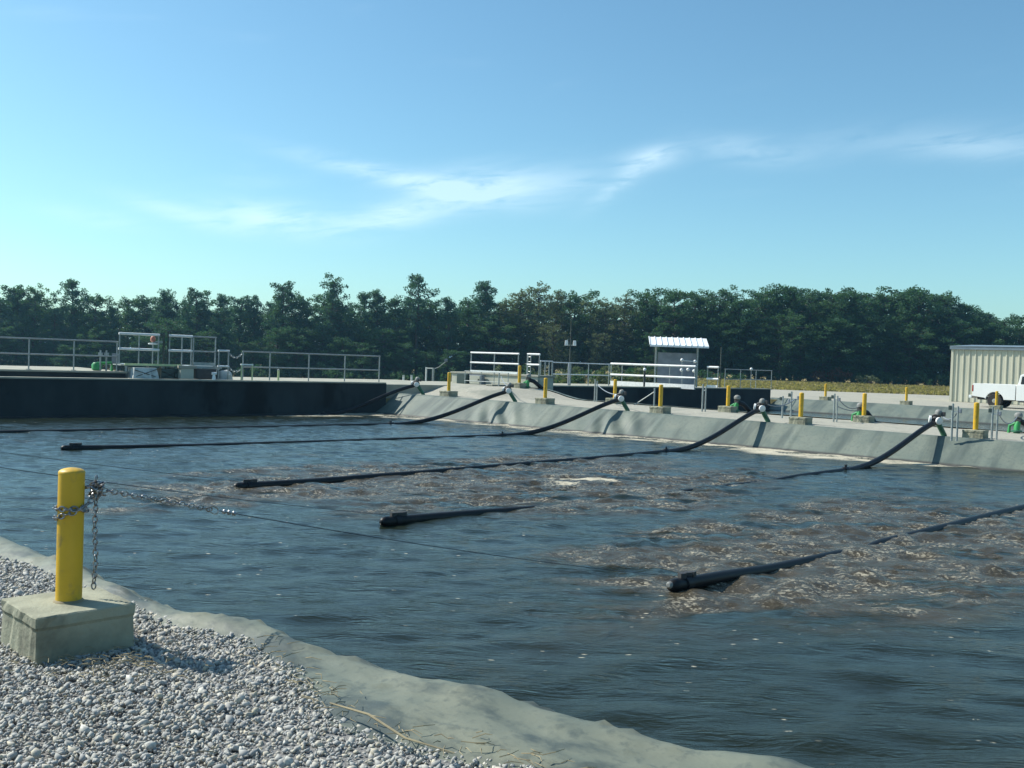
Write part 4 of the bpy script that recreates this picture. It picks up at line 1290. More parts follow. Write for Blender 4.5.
# ------------------------------------------------------------------ chain, cables
def near_chain():
    c = Vector((NB.x, NB.y, 0))
    knot = Vector((c.x + 0.105, c.y + 0.08, 0.83))
    root = thing('chain', Vector((c.x, c.y, 0.19)), 'galvanised chain wound round the near yellow bollard, with a loose hanging tail', 'chain')
    wrap = []
    for k in range(60):
        a = 2 * math.pi * 2.0 * k / 59
        wrap.append(c + Vector((0.077 * math.cos(a), 0.077 * math.sin(a), 0.70 + 0.035 * math.sin(a * 0.5) + 0.012 * math.cos(a) + 0.03 * k / 59)))
    world_part(links(MB(), wrap, 0.040, 0.0043, 0.012, 6, 12), 'wrapped_links', 'chain_steel', root, smooth_=True)
    lead = [wrap[-1], wrap[-1] + Vector((0.02, 0.03, 0.03)), knot]
    world_part(links(MB(), lead, 0.040, 0.0043, 0.012, 6, 12), 'lead_links', 'chain_steel', root, smooth_=True)
    # knot: a bunch of links and a shackle
    mb = MB()
    for k in range(9):
        a = Vector((random.uniform(-.02, .02), random.uniform(-.02, .02), random.uniform(-.025, .025)))
        d = Vector((random.uniform(-1, 1), random.uniform(-1, 1), random.uniform(-1, 1))).normalized() * 0.045
        links(mb, [knot + a - d, knot + a + d], 0.042, 0.0055, 0.014, 6, 10)
    world_part(mb, 'knot_links', 'chain_steel', root, smooth_=True)
    tail = [knot + Vector((0, 0, 0)), knot + Vector((-0.006, 0.0, -0.2)), knot + Vector((0.004, 0.0, -0.4)), knot + Vector((-0.004, 0, -0.545))]
    world_part(links(MB(), tail, 0.040, 0.0041, 0.0115, 6, 12), 'tail_links', 'chain_steel', root, smooth_=True)
    e, d = ENDS[5]
    end = e + Vector((0, 0, PIPE_R * 1.3))
    full = sag(knot, end, 0.05, 60)
    # part of the run that is chain
    best = min(range(60), key=lambda k: abs(512 + F * ((CR.transposed() @ (full[k] - Vector((0, 0, EYE)))).x / -(CR.transposed() @ (full[k] - Vector((0, 0, EYE)))).z) - 211))
    run = full[:best + 1]
    world_part(links(MB(), run, 0.040, 0.0043, 0.0125, 6, 12), 'span_links', 'chain_steel', root, smooth_=True)
    p, q_ = full[best], full[best + 1]
    dd = (q_ - p).normalized()
    sh = MB()
    ring = [p + dd * (0.03 + 0.032 * math.cos(a)) + Vector((0, 0, 1)).cross(dd) * 0.006 * math.sin(a) + Vector((0, 0, 0.022 * math.sin(a))) for a in [2 * math.pi * k / 14 for k in range(14)]]
    sh.tube(ring, 0.0055, 6, closed=True)
    world_part(sh, 'shackle', 'chain_steel', root, smooth_=True)
    cab = [p + dd * 0.06] + full[best + 1:]
    o = MB().tube(cab, 0.0032, 6).build('tether_cable', 'cable_steel', smooth_=True)
    tag(o, 'thin dark cable from the shiny chain to the nearest pipe end', 'cable')
    o = MB()
    for kk in (0.0, 0.035, 0.07):
        o.lathe([(0.008, 0), (0.014, 0.004), (0.014, 0.02), (0.008, 0.024)], 8, p + dd * (0.09 + kk), axis=dd)
    world_part(o, 'wire_clip', 'chain_steel', root, smooth_=True)
near_chain()
for k, (i, bp, lb) in enumerate(((4, off_n[0], 'thin cable crossing the left water to the short exposed pipe end'), (3, off_n[1], 'thin faint cable to the pipe end in the middle of the water'))):
    e, d = ENDS[i]
    o = MB().tube(sag(Vector((bp.x + 0.08, bp.y, 0.72)), e + Vector((0, 0, PIPE_R * 1.3)), 0.05, 40), 0.004, 6).build('tether_cable', 'cable_steel', smooth_=True)
    tag(o, lb, 'cable')

# ------------------------------------------------------------------ control posts along the berm
def control_post(label, px, py, ytop, pair=True, heads=True, gap=0.16, box=False, brace=None):
    z = 0.02
    b = at(px, py, z)
    t_, n_ = tn(b)
    if n_ > 4.1:
        b = T(t_, 4.1, z)
        # keep the column of the picture: slide along the bank instead of off the berm
        d = ray(px, py); a, v = T(0, 4.1), TV
        det = v.x * (-d.y) + d.x * v.y
        k = (-a.x * (-d.y) - d.x * a.y) / det
        b = T(k, 4.1, z)
    b.z = berm_z(*tn(b))
    d = ray(px, ytop)
    h = EYE + d.z / d.y * b.y - b.z
    o = thing('control_post', b, label, 'control post', 'control posts along the berm')
    side = TV * gap
    world_part(MB().tube([b - Vector((0, 0, .05)), b + Vector((0, 0, h))], 0.030, 8), 'post', 'galvanised', o, smooth_=True)
    if pair:
        world_part(MB().tube([b + side - Vector((0, 0, .05)), b + side + Vector((0, 0, h * 0.93))], 0.026, 8), 'post', 'galvanised', o, smooth_=True)
        world_part(MB().bar(b + Vector((0, 0, h * 0.78)), b + side + Vector((0, 0, h * 0.78)), 0.03, 0.04), 'cross_bar', 'galvanised', o)
    if heads:
        world_part(MB().box(b - TV * 0.065 + Vector((0, 0, h * 0.88)), (0.075, 0.07, 0.11), rot=BROT), 'switch_box', 'dark_box', o, bevel=0.012)
        world_part(MB().box(b + side + TV * 0.058 + Vector((0, 0, h * 0.80)), (0.065, 0.06, 0.11), rot=BROT), 'switch_box', 'grey_panel', o, bevel=0.012)
    if brace:
        e = b + TV * brace
        world_part(MB().tube([b + Vector((0, 0, h * 0.8)), e + Vector((0, 0, 0))], 0.018, 6), 'brace', 'galvanised', o)
    return b, h

posts = {}
posts['b'] = control_post('grey control post in front of the concrete vault, left of its back-row bollard', 498.5, 393, 373, False, False)
posts['c'] = control_post('grey control post against the dark wall, left of the long white railing', 594.5, 402.5, 379, True, False, 0.1)
posts['d'] = control_post('grey control post with a slanting brace by the third front bollard', 654, 406, 388, False, False, brace=-0.9)
posts['e'] = control_post('grey double control post against the dark wall under the canopy', 702, 413, 384, True, False, 0.12)
posts['f'] = control_post('thin control post left of the fourth front-row bollard', 790.5, 421.5, 391.5, False, True)
posts['g'] = control_post('double control post with switch boxes left of the green valve', 833.5, 422.5, 393.5, True, True, 0.10)
posts['h'] = control_post('double control post right behind the nearest far-bank valve', 951.5, 438, 403.5, True, True, 0.13)
posts['i'] = control_post('double control post right of the nearest far-bank bollard', 991.5, 439, 406.5, True, True, 0.12)
posts['l'] = control_post('leftmost thin control post, at the edge of the second basin by the wall end', 782, 419, 396, False, True)
# small pair near the corner of the first wall with a horizontal arm
a = at(426, 379.5, 0.42)
cpst = thing('sampling_post', a, 'small post pair with a bent arm at the end of the concrete wall', 'post')
b2 = at(433, 380, 0.42)
world_part(MB().tube([a - Vector((0, 0, .4)), a + Vector((0, 0, 0.68))], 0.045, 8), 'post', 'aluminium', cpst, smooth_=True)
world_part(MB().tube([b2 - Vector((0, 0, .4)), b2 + Vector((0, 0, 0.68))], 0.06, 8), 'post', 'galvanised', cpst, smooth_=True)
world_part(MB().bar(a + Vector((0, 0, 0.64)), b2 + Vector((0, 0, 0.64)), 0.05, 0.06), 'cross_bar', 'galvanised', cpst)
e_ = atd(446, 361, b2.y)
world_part(MB().tube([b2 + Vector((0, 0, 0.60)), b2.lerp(e_, .4) + Vector((0, 0, 0.28)), e_ + Vector((0, 0, -0.03)), e_ + Vector((0, 0, 0.03))], 0.024, 6), 'arm', 'galvanised', cpst, smooth_=True)
world_part(MB().box(e_ + Vector((0, 0, 0.04)), (0.16, 0.12, 0.18)), 'head', 'grey_panel', cpst, bevel=0.015)
# valves feeding the second basin, on the back edge of the berm
def back_valve(px, py, label, right=True):
    d = ray(px, py); a, v = T(0, 4.0), TV
    det = v.x * (-d.y) + d.x * v.y
    k = (-a.x * (-d.y) - d.x * a.y) / det
    z = berm_z(k, 4.0)
    o = thing('supply_valve', T(k, 4.0, z), label, 'air valve', 'green supply valves on the back of the berm', BROT)
    MB().tube([(0, 0, -0.05), (0, 0, 0.22), (0.02, 0.04, 0.34)], [0.09, 0.085, 0.08], 12).build('riser', 'bright_green_paint', o, smooth_=True)
    MB().lathe([(0.09, 0), (0.15, 0.02), (0.15, 0.06), (0.09, 0.08)], 12, (0, 0, 0.02)).build('flange', 'green_paint', o, smooth_=True)
    MB().box((0.02, 0.04, 0.40), (0.17, 0.15, 0.13)).build('valve_body', 'dark_trim', o, bevel=0.02)
    MB().lathe([(0.08, 0), (0.115, 0.02), (0.115, 0.09), (0.08, 0.14), (0.01, 0.16)], 12, (0.02, 0.04, 0.47)).build('actuator', 'grey_cap', o, smooth_=True)
    MB().tube([(0.05, 0.05, 0.36), (0.16, 0.25, 0.30), (0.25, 0.9, -0.1), (0.3, 1.9, -0.45), (0.3, 3.2, -0.62)], 0.085, 12).build('hose', 'black_rubber', o, smooth_=True)
    MB().tube([(-0.05, 0.0, 0.30), (-0.2, 0.0, 0.22), (-0.22, 0.0, -0.02)], 0.045, 8).build('drain_pipe', 'bright_green_paint', o, smooth_=True)
    return T(k, 4.0, z + 0.5)
bv = {}
bv[0] = back_valve(527, 392, 'small green supply valve in front of the vault between two bollards')
bv[2] = back_valve(736, 404, 'supply valve half hidden by the bollard against the dark wall')
bv[3] = back_valve(859, 414, 'green supply valve beside the bollard with a dangling cable')
bv[4] = back_valve(1017, 426, 'bright green supply valve at the right edge of the view')

def conduit(label, a, b, drop):
    o = MB().tube(sag(a, b, drop, 16), 0.016, 6).build('conduit', 'grey_panel', smooth_=True)
    tag(o, label, 'cable')
def ptop(k, f=0.85):
    b, h = posts[k]
    return b + Vector((0, 0, h * f)) + TV * 0.12
conduit('sagging grey cable from double control post to green valve', ptop('g'), bv[3], 0.18)
conduit('lower sagging cable between the same post and the green valve', ptop('g', 0.55), bv[3] - Vector((0, 0, 0.14)), 0.05)
conduit('sagging cable from the nearest double post to the rightmost green valve', ptop('i'), bv[4], 0.26)
for k, i, lb in (('h', 4, 'short curved cable from the post pair to the nearest air valve'), ('f', 3, 'short cable from thin post to the fourth air valve'), ('c', 2, 'thin cable curving from the post to the third air valve'), ('b', 1, 'thin cable from the post to the second air valve')):
    conduit(lb, ptop(k, 0.75), T(HEADER_T[i] + 0.1, -0.42, berm_z(HEADER_T[i]) + 0.58), 0.15)
# small stub pipes on the berm corner
for px, lb in ((403.5, 'left one of two pale stub pipes by the first hose'), (411.5, 'right one of two pale stub pipes by the first hose')):
    a = at(px, 381, 0.35)
    o = thing('stub_pipe', a, lb, 'pipe', 'stub pipes at the wall end')
    world_part(MB().tube([a - Vector((0, 0, .3)), a + Vector((0, 0, 0.26))], 0.055, 10), 'pipe', 'aluminium', o, smooth_=True)
    world_part(MB().lathe([(0.07, 0), (0.07, 0.03), (0.03, 0.05)], 10, a + Vector((0, 0, 0.262))), 'cap', 'galvanised', o, smooth_=True)
# pale kerb by the stub pipes
a, b = at(386, 382, 0.32), at(436, 384.5, 0.32)
tag(MB().bar(a - Vector((0, 0, 0.12)), b - Vector((0, 0, 0.12)), 0.5, 0.42).build('kerb_block', 'deck_concrete', bevel=0.015), 'pale concrete kerb under the two stub pipes at the wall end', 'kerb')

# ------------------------------------------------------------------ shed and pickup
def shed():
    c = at(950.5, 402.5, 0.0)
    c = atd(950.5, 402.5, 63.0); c.z = 0
    x = TV.copy()
    y = Vector((-x.y, x.x, 0))
    L_, D_, Hh = 15.0, 9.0, 3.35
    o = thing('metal_shed', c, 'beige ribbed metal shed with grey roof behind the pickup', 'shed')
    P = lambda u, v, z: c + x * u + y * v + Vector((0, 0, z))
    # ribbed wall: one mesh per face, ribs as real folds
    def ribbed(a, b, h0, h1, nrm, name, pitch=0.36):
        dirv = (b - a); Lw = dirv.length; dirv /= Lw
        n_ = int(Lw / pitch)
        prof = []
        for k in range(n_):
            s = k * pitch
            prof += [(s, 0), (s + pitch * 0.70, 0), (s + pitch * 0.76, 0.045), (s + pitch * 0.94, 0.045)]
        prof.append((Lw, 0))
        vs, fs = [], []
        for s, d in prof:
            p = a + dirv * min(s, Lw) + nrm * d
            vs += [p + Vector((0, 0, h0)), p + Vector((0, 0, h1))]
        for k in range(len(prof) - 1):
            fs.append((2 * k, 2 * k + 2, 2 * k + 3, 2 * k + 1))
        world_part(MB().add(vs, fs), name, 'metal_siding', o)
    world_part(MB().box(P(L_ / 2, D_ / 2, Hh / 2 - 0.1), (L_ - 0.06, D_ - 0.06, Hh + 0.2), x=x, y=y, z=Vector((0, 0, 1))), 'inner_shell', 'metal_siding', o)
    ribbed(P(0, 0, 0), P(L_, 0, 0), 0.02, Hh, -y, 'front_wall')
    ribbed(P(0, D_, 0), P(0, 0, 0), 0.02, Hh, -x, 'side_wall')
    world_part(MB().box(P(0.0, 0.0, Hh / 2), (0.14, 0.14, Hh), x=x, y=y, z=Vector((0, 0, 1))), 'corner_trim', 'metal_siding', o)
    world_part(MB().box(P(L_ / 2, -0.09, Hh + 0.10), (L_ + 0.3, 0.12, 0.20), x=x, y=y, z=Vector((0, 0, 1))), 'gutter', 'roof_metal', o)
    # low gable roof
    r0 = Hh + 0.12
    mb = MB()
    a0, a1 = P(-0.15, -0.15, r0), P(L_ + .15, -0.15, r0)
    m0, m1 = P(-0.15, D_ / 2, r0 + 0.22), P(L_ + .15, D_ / 2, r0 + 0.22)
    c0, c1 = P(-0.15, D_ + .15, r0), P(L_ + .15, D_ + .15, r0)
    dz = Vector((0, 0, 0.10))
    mb.add([a0, a1, m1, m0, c1, c0, a0 + dz, a1 + dz, m1 + dz, m0 + dz, c1 + dz, c0 + dz],
           [(6, 7, 8, 9), (9, 8, 10, 11), (0, 3, 2, 1), (3, 5, 4, 2), (0, 1, 7, 6), (4, 5, 11, 10), (0, 6, 9, 3), (3, 9, 11, 5), (1, 2, 8, 7), (2, 4, 10, 8)])
    world_part(mb, 'roof', 'roof_metal', o)
shed()

def pickup():
    c = atd(999.5, 402, 53.5); c.z = 0
    x = Vector((0.74, -0.67, 0)).normalized()
    rot = math.atan2(x.y, x.x)
    # local origin is the rear axle on the ground
    o = thing('pickup_truck', c, 'white pickup truck parked before the beige shed, cut off at the right edge', 'pickup truck', None, rot)
    wy = 0.93
    def arc(cx_, cz, r_, a0, a1, n=9):
        return [(cx_ + r_ * math.cos(a0 + (a1 - a0) * k / n), cz + r_ * math.sin(a0 + (a1 - a0) * k / n)) for k in range(n + 1)]
    ar = arc(0, 0.38, 0.46, R(10), R(170))
    rear = [(-1.10, 0.60), (-1.14, 0.72), (-1.13, 1.24), (-1.10, 1.29), (1.02, 1.29), (1.02, 0.46)] + [(0.46, 0.46)] + arc(0, 0.40, 0.46, R(8), R(172)) + [(-0.50, 0.52)]
    for s in (-1, 1):
        MB().prism(rear, s * wy, s * (wy - 0.09)).build('bed_side', 'truck_paint', o, bevel=0.012)
    MB().box((-0.04, 0, 0.80), (2.08, 1.64, 0.06)).build('bed_floor', 'dark_trim', o)
    MB().box((-1.10, 0, 0.94), (0.06, 1.62, 0.62)).build('tailgate', 'truck_paint', o, bevel=0.012)
    MB().box((0.99, 0, 1.02), (0.05, 1.62, 0.5)).build('bed_front', 'truck_paint', o)
    MB().box((-1.26, 0, 0.56), (0.16, 1.76, 0.17)).build('bumper', 'aluminium', o, bevel=0.03)
    for s in (-1, 1):
        MB().box((-1.125, s * (wy - 0.055), 1.02), (0.07, 0.13, 0.34)).build('tail_light', 'red_lens', o, bevel=0.01)
    cab = [(1.06, 0.44), (1.06, 1.22), (1.09, 1.30), (2.85, 1.22), (2.95, 1.18), (4.02, 1.10), (4.10, 0.98), (4.12, 0.55), (4.0, 0.46), (3.82, 0.46)] + arc(3.35, 0.40, 0.47, R(8), R(172)) + [(2.86, 0.44)]
    MB().prism(cab, wy, -wy).build('cab_body', 'truck_paint', o, bevel=0.02)
    roof = [(1.10, 1.29), (1.20, 1.80), (1.32, 1.86), (2.15, 1.86), (2.30, 1.82), (2.86, 1.23)]
    MB().prism(roof, wy - 0.10, -(wy - 0.10)).build('cab_roof', 'truck_paint', o, bevel=0.03)
    for s in (-1, 1):
        g = [(1.24, 1.33), (1.30, 1.74), (2.16, 1.74), (2.62, 1.31)]
        MB().prism(g, s * (wy - 0.098), s * (wy - 0.085)).build('side_window', 'dark_glass', o)
        MB().box((2.62, s * (wy + 0.10), 1.30), (0.10, 0.18, 0.16)).build('mirror', 'dark_trim', o, bevel=0.02)
        MB().box((1.9, s * (wy + 0.004), 1.08), (0.18, 0.02, 0.04)).build('door_handle', 'dark_trim', o)
        MB().box((1.95, s * (wy - 0.02), 0.40), (1.5, 0.10, 0.07)).build('side_step', 'dark_trim', o)
    MB().box((4.14, 0, 0.56), (0.14, 1.8, 0.2)).build('bumper', 'aluminium', o, bevel=0.03)
    for s in (-1, 1):
        MB().box((4.11, s * 0.70, 0.90), (0.05, 0.30, 0.18)).build('headlight', 'aluminium', o, bevel=0.01)
    MB().box((1.5, 0, 0.48), (5.0, 1.0, 0.14)).build('chassis', 'dark_trim', o)
    for wx in (0, 3.35):
        for s in (-1, 1):
            w = MB().lathe([(0.22, -0.11), (0.34, -0.115), (0.375, -0.08), (0.38, 0), (0.375, 0.08), (0.34, 0.115), (0.22, 0.11)], 28, (wx, s * 0.80, 0.38), axis=(0, 1, 0)).build('wheel', 'tyre_rubber', o, smooth_=True)
            MB().lathe([(0.22, -0.06), (0.22, 0.02), (0.12, 0.05), (0.05, 0.06)], 20, (wx, s * 0.80 + s * 0.06, 0.38), axis=(0, s, 0)).build('rim', 'rim_metal', w, smooth_=True)
pickup()

# ------------------------------------------------------------------ trees
def ico():
    bm = bmesh.new(); bmesh.ops.create_icosphere(bm, subdivisions=1, radius=1)
    v = np.array([p.co[:] for p in bm.verts]); f = np.array([[q.index for q in t.verts] for t in bm.faces]); bm.free()
    return v, f
ICO_V, ICO_F = ico()

def leaf_cloud(centres, radii, per, size, seed, flat=0.75):
    """little leaf quads spread through clumps; returns verts, faces, shade"""
    r2 = np.random.default_rng(seed)
    P, S = [], []
    for (c, rad) in zip(centres, radii):
        k = max(8, int(per * rad ** 2))
        d = r2.normal(size=(k, 3))
        d /= np.linalg.norm(d, axis=1)[:, None]
        rr = rad * r2.random(k) ** 0.45
        p = c + d * rr[:, None] * np.array([1, 1, flat])
        P.append(p)
        S.append(np.full(k, r2.random()) * 0.6 + r2.random(k) * 0.4)
    P, S = np.concatenate(P), np.concatenate(S)
    k = len(P)
    a = r2.normal(size=(k, 3)); a /= np.linalg.norm(a, axis=1)[:, None]
    b = r2.normal(size=(k, 3)); b = np.cross(a, b); b /= np.linalg.norm(b, axis=1)[:, None]
    sz = (size * (0.6 + 0.8 * r2.random(k)))[:, None]
    v = np.stack([P - a * sz, P + b * sz * 0.45, P + a * sz, P - b * sz * 0.45], 1).reshape(-1, 3)
    f = np.arange(k * 4).reshape(-1, 4)
    return v, f, np.repeat(S, 4)

def make_tree(kind, seed, name):
    """a tree ten metres tall standing at the origin"""
    r2 = np.random.default_rng(seed)
    root = thing(name, (0, 0, -500), '', 'tree')
    Ht = 10.0
    lean = r2.normal(0, 0.25, 2)
    tb = MB()
    trunk = [Vector((lean[0] * (h / Ht) ** 2 + 0.06 * math.sin(h + seed), lean[1] * (h / Ht) ** 2, h)) for h in np.linspace(-0.4, Ht * 0.93, 9)]
    tb.tube(trunk, [0.20, 0.17, 0.155, 0.14, 0.12, 0.10, 0.075, 0.05, 0.02], 7)
    cs, rs = [], []
    if kind == 'pine':
        lo, wid, nl, per, size = Ht * 0.20, 1.9, 64, 330, 0.105
    elif kind == 'tallpine':
        lo, wid, nl, per, size = Ht * 0.46, 1.6, 42, 300, 0.105
    elif kind == 'oak':
        lo, wid, nl, per, size = Ht * 0.06, 2.8, 84, 230, 0.115
    else:
        lo, wid, nl, per, size = Ht * 0.13, 2.3, 66, 170, 0.11
    for k in range(nl):
        f = (k + 0.5) / nl
        h = lo + (Ht * 0.95 - lo) * f
        if kind in ('pine', 'tallpine'):
            ext = wid * math.sin(math.pi * min(1, 0.26 + 0.62 * f)) ** 0.8 * r2.uniform(0.35, 1.15)
        else:
            ext = wid * (math.sin(math.pi * (0.16 + 0.70 * f)) ** 0.55) * r2.uniform(0.35, 1.05)
        ang = k * 2.4 + r2.normal(0, 0.4)
        base = Vector((lean[0] * (h / Ht) ** 2, lean[1] * (h / Ht) ** 2, h))
        tip = base + Vector((math.cos(ang) * ext, math.sin(ang) * ext, ext * r2.uniform(-0.05, 0.4)))
        tb.tube([base - Vector((0, 0, 0.15)), base.lerp(tip, 0.5) + Vector((0, 0, 0.05)), tip], [0.05, 0.035, 0.012], 5)
        for q in (1.0, 0.5):
            c = np.array(base.lerp(tip, q)[:]) + r2.normal(0, 0.20, 3)
            cs.append(c)
            rs.append(r2.uniform(0.26, 0.62) * (1.15 if kind == 'oak' else 1.0) * (0.85 if q < 1 else 1))
    top = trunk[-1]
    for k in range(3):
        cs.append(np.array(top[:]) + r2.normal(0, 0.20, 3)); rs.append(0.36)
    tb.build('trunk', 'bark', root)
    v, f, s = leaf_cloud(cs, rs, per, size, seed + 5, 0.72)
    m = {'pine': 'pine_needles', 'tallpine': 'pine_needles', 'oak': 'oak_leaves', 'olive': 'olive_leaves'}[kind]
    o = np_mesh('crown', v, f, m, {'shade': ('FLOAT', s)})
    o.parent = root
    return root

PROTOS = {'pine': [make_tree('pine', 100 + k, 'pine_tree') for k in range(4)], 'tallpine': [make_tree('tallpine', 130 + k, 'pine_tree') for k in range(3)],
          'oak': [make_tree('oak', 160 + k, 'broadleaf_tree') for k in range(4)], 'olive': [make_tree('olive', 190 + k, 'broadleaf_tree') for k in range(3)]}
used = set()
def plant(kind, px, ytop, dist, label, group, wf=1.0):
    base = atd(px, 380, dist)
    z = gz(base.x, base.y)
    d = ray(px, ytop)
    zt = EYE + d.z / d.y * base.y
    h = zt - z
    lst = PROTOS[kind]
    p = random.choice(lst)
    s = h / 9.9
    k = s * random.uniform(0.9, 1.12) * wf
    loc = Vector((base.x, base.y, z))
    rz = random.uniform(0, 6.28)
    if id(p) not in used:
        used.add(id(p))
        p.location, p.rotation_euler, p.scale = loc, (0, 0, rz), (k, k, s)
        p['label'] = label
        p['group'] = group
        return p
    c = clone(p, loc, rz, (k, k, s), label)
    c['group'] = group
    return c

PROFILE = [(-60, 292), (0, 291), (25, 287), (50, 299), (90, 298), (130, 300), (185, 299), (225, 293), (255, 297), (300, 301), (350, 300), (375, 293), (400, 297), (430, 296), (445, 291), (500, 299), (525, 287),
           (545, 286), (565, 296), (595, 298), (630, 294), (660, 293), (690, 290), (715, 289), (745, 299), (770, 290), (790, 287), (830, 289), (860, 294), (900, 290), (940, 296), (965, 300), (990, 310), (1005, 321), (1040, 307), (1090, 300)]
PXS, PYS = [a for a, b in PROFILE], [b for a, b in PROFILE]
G = 'trees of the treeline'
def dist_at(px):
    return float(np.interp(px, [-60, 300, 600, 800, 1000, 1100], [138, 146, 152, 158, 160, 160]))
EMERG = [(72, 278, 'pine', 'tall pine poking above the treeline left of the raised platform'), (163, 289, 'tallpine', 'thin open-crowned pine above the treeline over the raised platform'), (197, 289, 'pine', 'pine rising slightly above the treeline right of the platform'),
         (280, 282, 'pine', 'pine standing above the treeline over the long grey guardrail'), (330, 277, 'pine', 'tall broad pine above the treeline at the middle of the guardrail'), (415, 274, 'tallpine', 'tallest pine, with a bushy top, above the end of the guardrail'),
         (480, 281, 'pine', 'tall pine above the treeline over the concrete vault'), (10, 285, 'pine', 'pine at the far left edge of the treeline')]
for px, y, kind, lb in EMERG:
    plant(kind, px, y, dist_at(px) - 1, lb, G, 0.95)
def where(px):
    for lim, txt in ((0, 'beyond the left edge'), (60, 'behind the leftmost guardrail'), (118, 'behind the green pump'), (165, 'behind the left platform'), (220, 'behind the black cabinet'),
                     (262, 'behind the slack chain'), (320, "behind the long guardrail's left end"), (382, "behind the long guardrail's right end"), (455, 'behind the first hose'),
                     (530, 'behind the concrete vault'), (600, 'behind the floodlight pole'), (648, 'left of the canopy'), (708, 'behind the canopy'), (775, 'behind the dim railing'),
                     (860, 'behind the red shrubs'), (945, 'left of the shed'), (1024, 'above the shed roof')):
        if px < lim:
            return txt
    return 'beyond the right edge'
px = -70
while px < 1110:
    if px < 500:
        kind, kl = ('pine', 'blue-green pine') if random.random() < 0.7 else ('oak', 'dark broadleaf tree')
    elif px < 670:
        kind, kl = ('olive', 'thin olive brown tree') if random.random() < 0.75 else ('oak', 'dense dark green tree')
    else:
        kind, kl = ('oak', 'dense dark green tree') if random.random() < 0.75 else ('pine', 'dark green pine')
    y = np.interp(px, PXS, PYS) + (random.uniform(-6, 9) if px < 620 else random.uniform(-5, 7))
    if kind == 'pine' and random.random() < 0.3:
        kind = 'tallpine'
    plant(kind, px, y, dist_at(px) + random.uniform(-3, 3), kl + ' in the treeline ' + where(px), G, random.uniform(0.72, 1.05) if px < 500 else random.uniform(1.05, 1.3))
    px += random.uniform(13, 21)
# deeper rows closing the gaps, and lower growth at the foot
for row, (dd, dy0, dy1, st, kl) in enumerate(((8, 8, 20, 15, 'dark tree one row back '), (-4, 18, 58, 21, 'low dark tree at the treeline foot '))):
    px = -70 + row * 5
    while px < 1110:
        y = np.interp(px, PXS, PYS) + random.uniform(dy0, dy1)
        kind = random.choice(['pine', 'oak', 'oak']) if dd > 0 else ('olive' if 480 < px < 650 and random.random() < 0.4 else 'oak')
        plant(kind, px, y, dist_at(px) + dd + random.uniform(-2.5, 2.5), kl + where(px), G, 1.5 if dd > 0 else random.uniform(1.3, 1.9))
        px += st * random.uniform(0.75, 1.25)
ORD = ['leftmost', 'second from left', 'third from left', 'fourth from left', 'fifth from left', 'sixth from left', 'seventh from left', 'eighth from left', 'ninth from left', 'tenth from left', 'eleventh from left', 'twelfth from left', 'thirteenth from left']
by = {}
for o in col.objects:
    if o.parent is None and o.get('group') == G and o.location.z > -100:
        by.setdefault(o['label'], []).append(o)
for lb, os_ in by.items():
    if len(os_) > 1:
        os_.sort(key=lambda o: o.location.x / o.location.y)
        for k, o in enumerate(os_):
            o['label'] = (ORD[k] if k < len(os_) - 1 else 'rightmost') + ' ' + lb
for lst in PROTOS.values():
    for p in lst:
        if id(p) not in used:
            for ch in list(p.children):
                bpy.data.objects.remove(ch)
            bpy.data.objects.remove(p)

def shrub(px, ytop, dist, width, m, name, label, seed, group=None):
    base = atd(px, 380, dist)
    z = gz(base.x, base.y)
    d = ray(px, ytop)
    h = EYE + d.z / d.y * base.y - z
    r2 = np.random.default_rng(seed)
    cs, rs = [], []
    o = thing(name, Vector((base.x, base.y, z)), label, 'shrub', group)
    st = MB()
    for k in range(16):
        a = r2.uniform(0, 6.28); e = r2.random() ** 0.6
        c = np.array([math.cos(a) * e * width * 0.5, math.sin(a) * e * width * 0.35, h * r2.uniform(0.15, 0.85) * (1 - 0.4 * e)])
        cs.append(c); rs.append(r2.uniform(0.35, 0.7) * min(1.0, h * 0.5))
        st.tube([(0.1 * math.cos(a), 0.1 * math.sin(a), -0.1), tuple(c * 0.6), tuple(c)], [0.04, 0.03, 0.01], 5)
    v, f, s = leaf_cloud(cs, rs, 110, 0.17, seed + 1)
    q = np_mesh('foliage', v, f, m, {'shade': ('FLOAT', s)}); q.parent = o
    st.build('stems', 'bark', o)
shrub(838, 362, 150, 4.5, 'red_leaves', 'shrub', 'reddish shrub at the foot of the dark trees', 1)
shrub(822, 366, 149, 3.4, 'red_leaves', 'shrub', 'smaller brown-red shrub left of the reddish one', 2)
shrub(868, 372, 147, 4.0, 'olive_leaves', 'shrub', 'low olive shrub at the edge of the grass right of the red ones', 3)
shrub(930, 370, 150, 4.0, 'oak_leaves', 'shrub', 'green shrub by the trees left of the shed', 4)
for k in range(14):
    px = 745 + k * 16 + random.uniform(-4, 4)
    shrub(px, random.uniform(368, 375), 151 + random.uniform(-1, 2), 3.2, 'oak_leaves', 'shrub', 'low dark green shrub along the foot of the treeline', 20 + k, 'shrubs at the foot of the treeline')

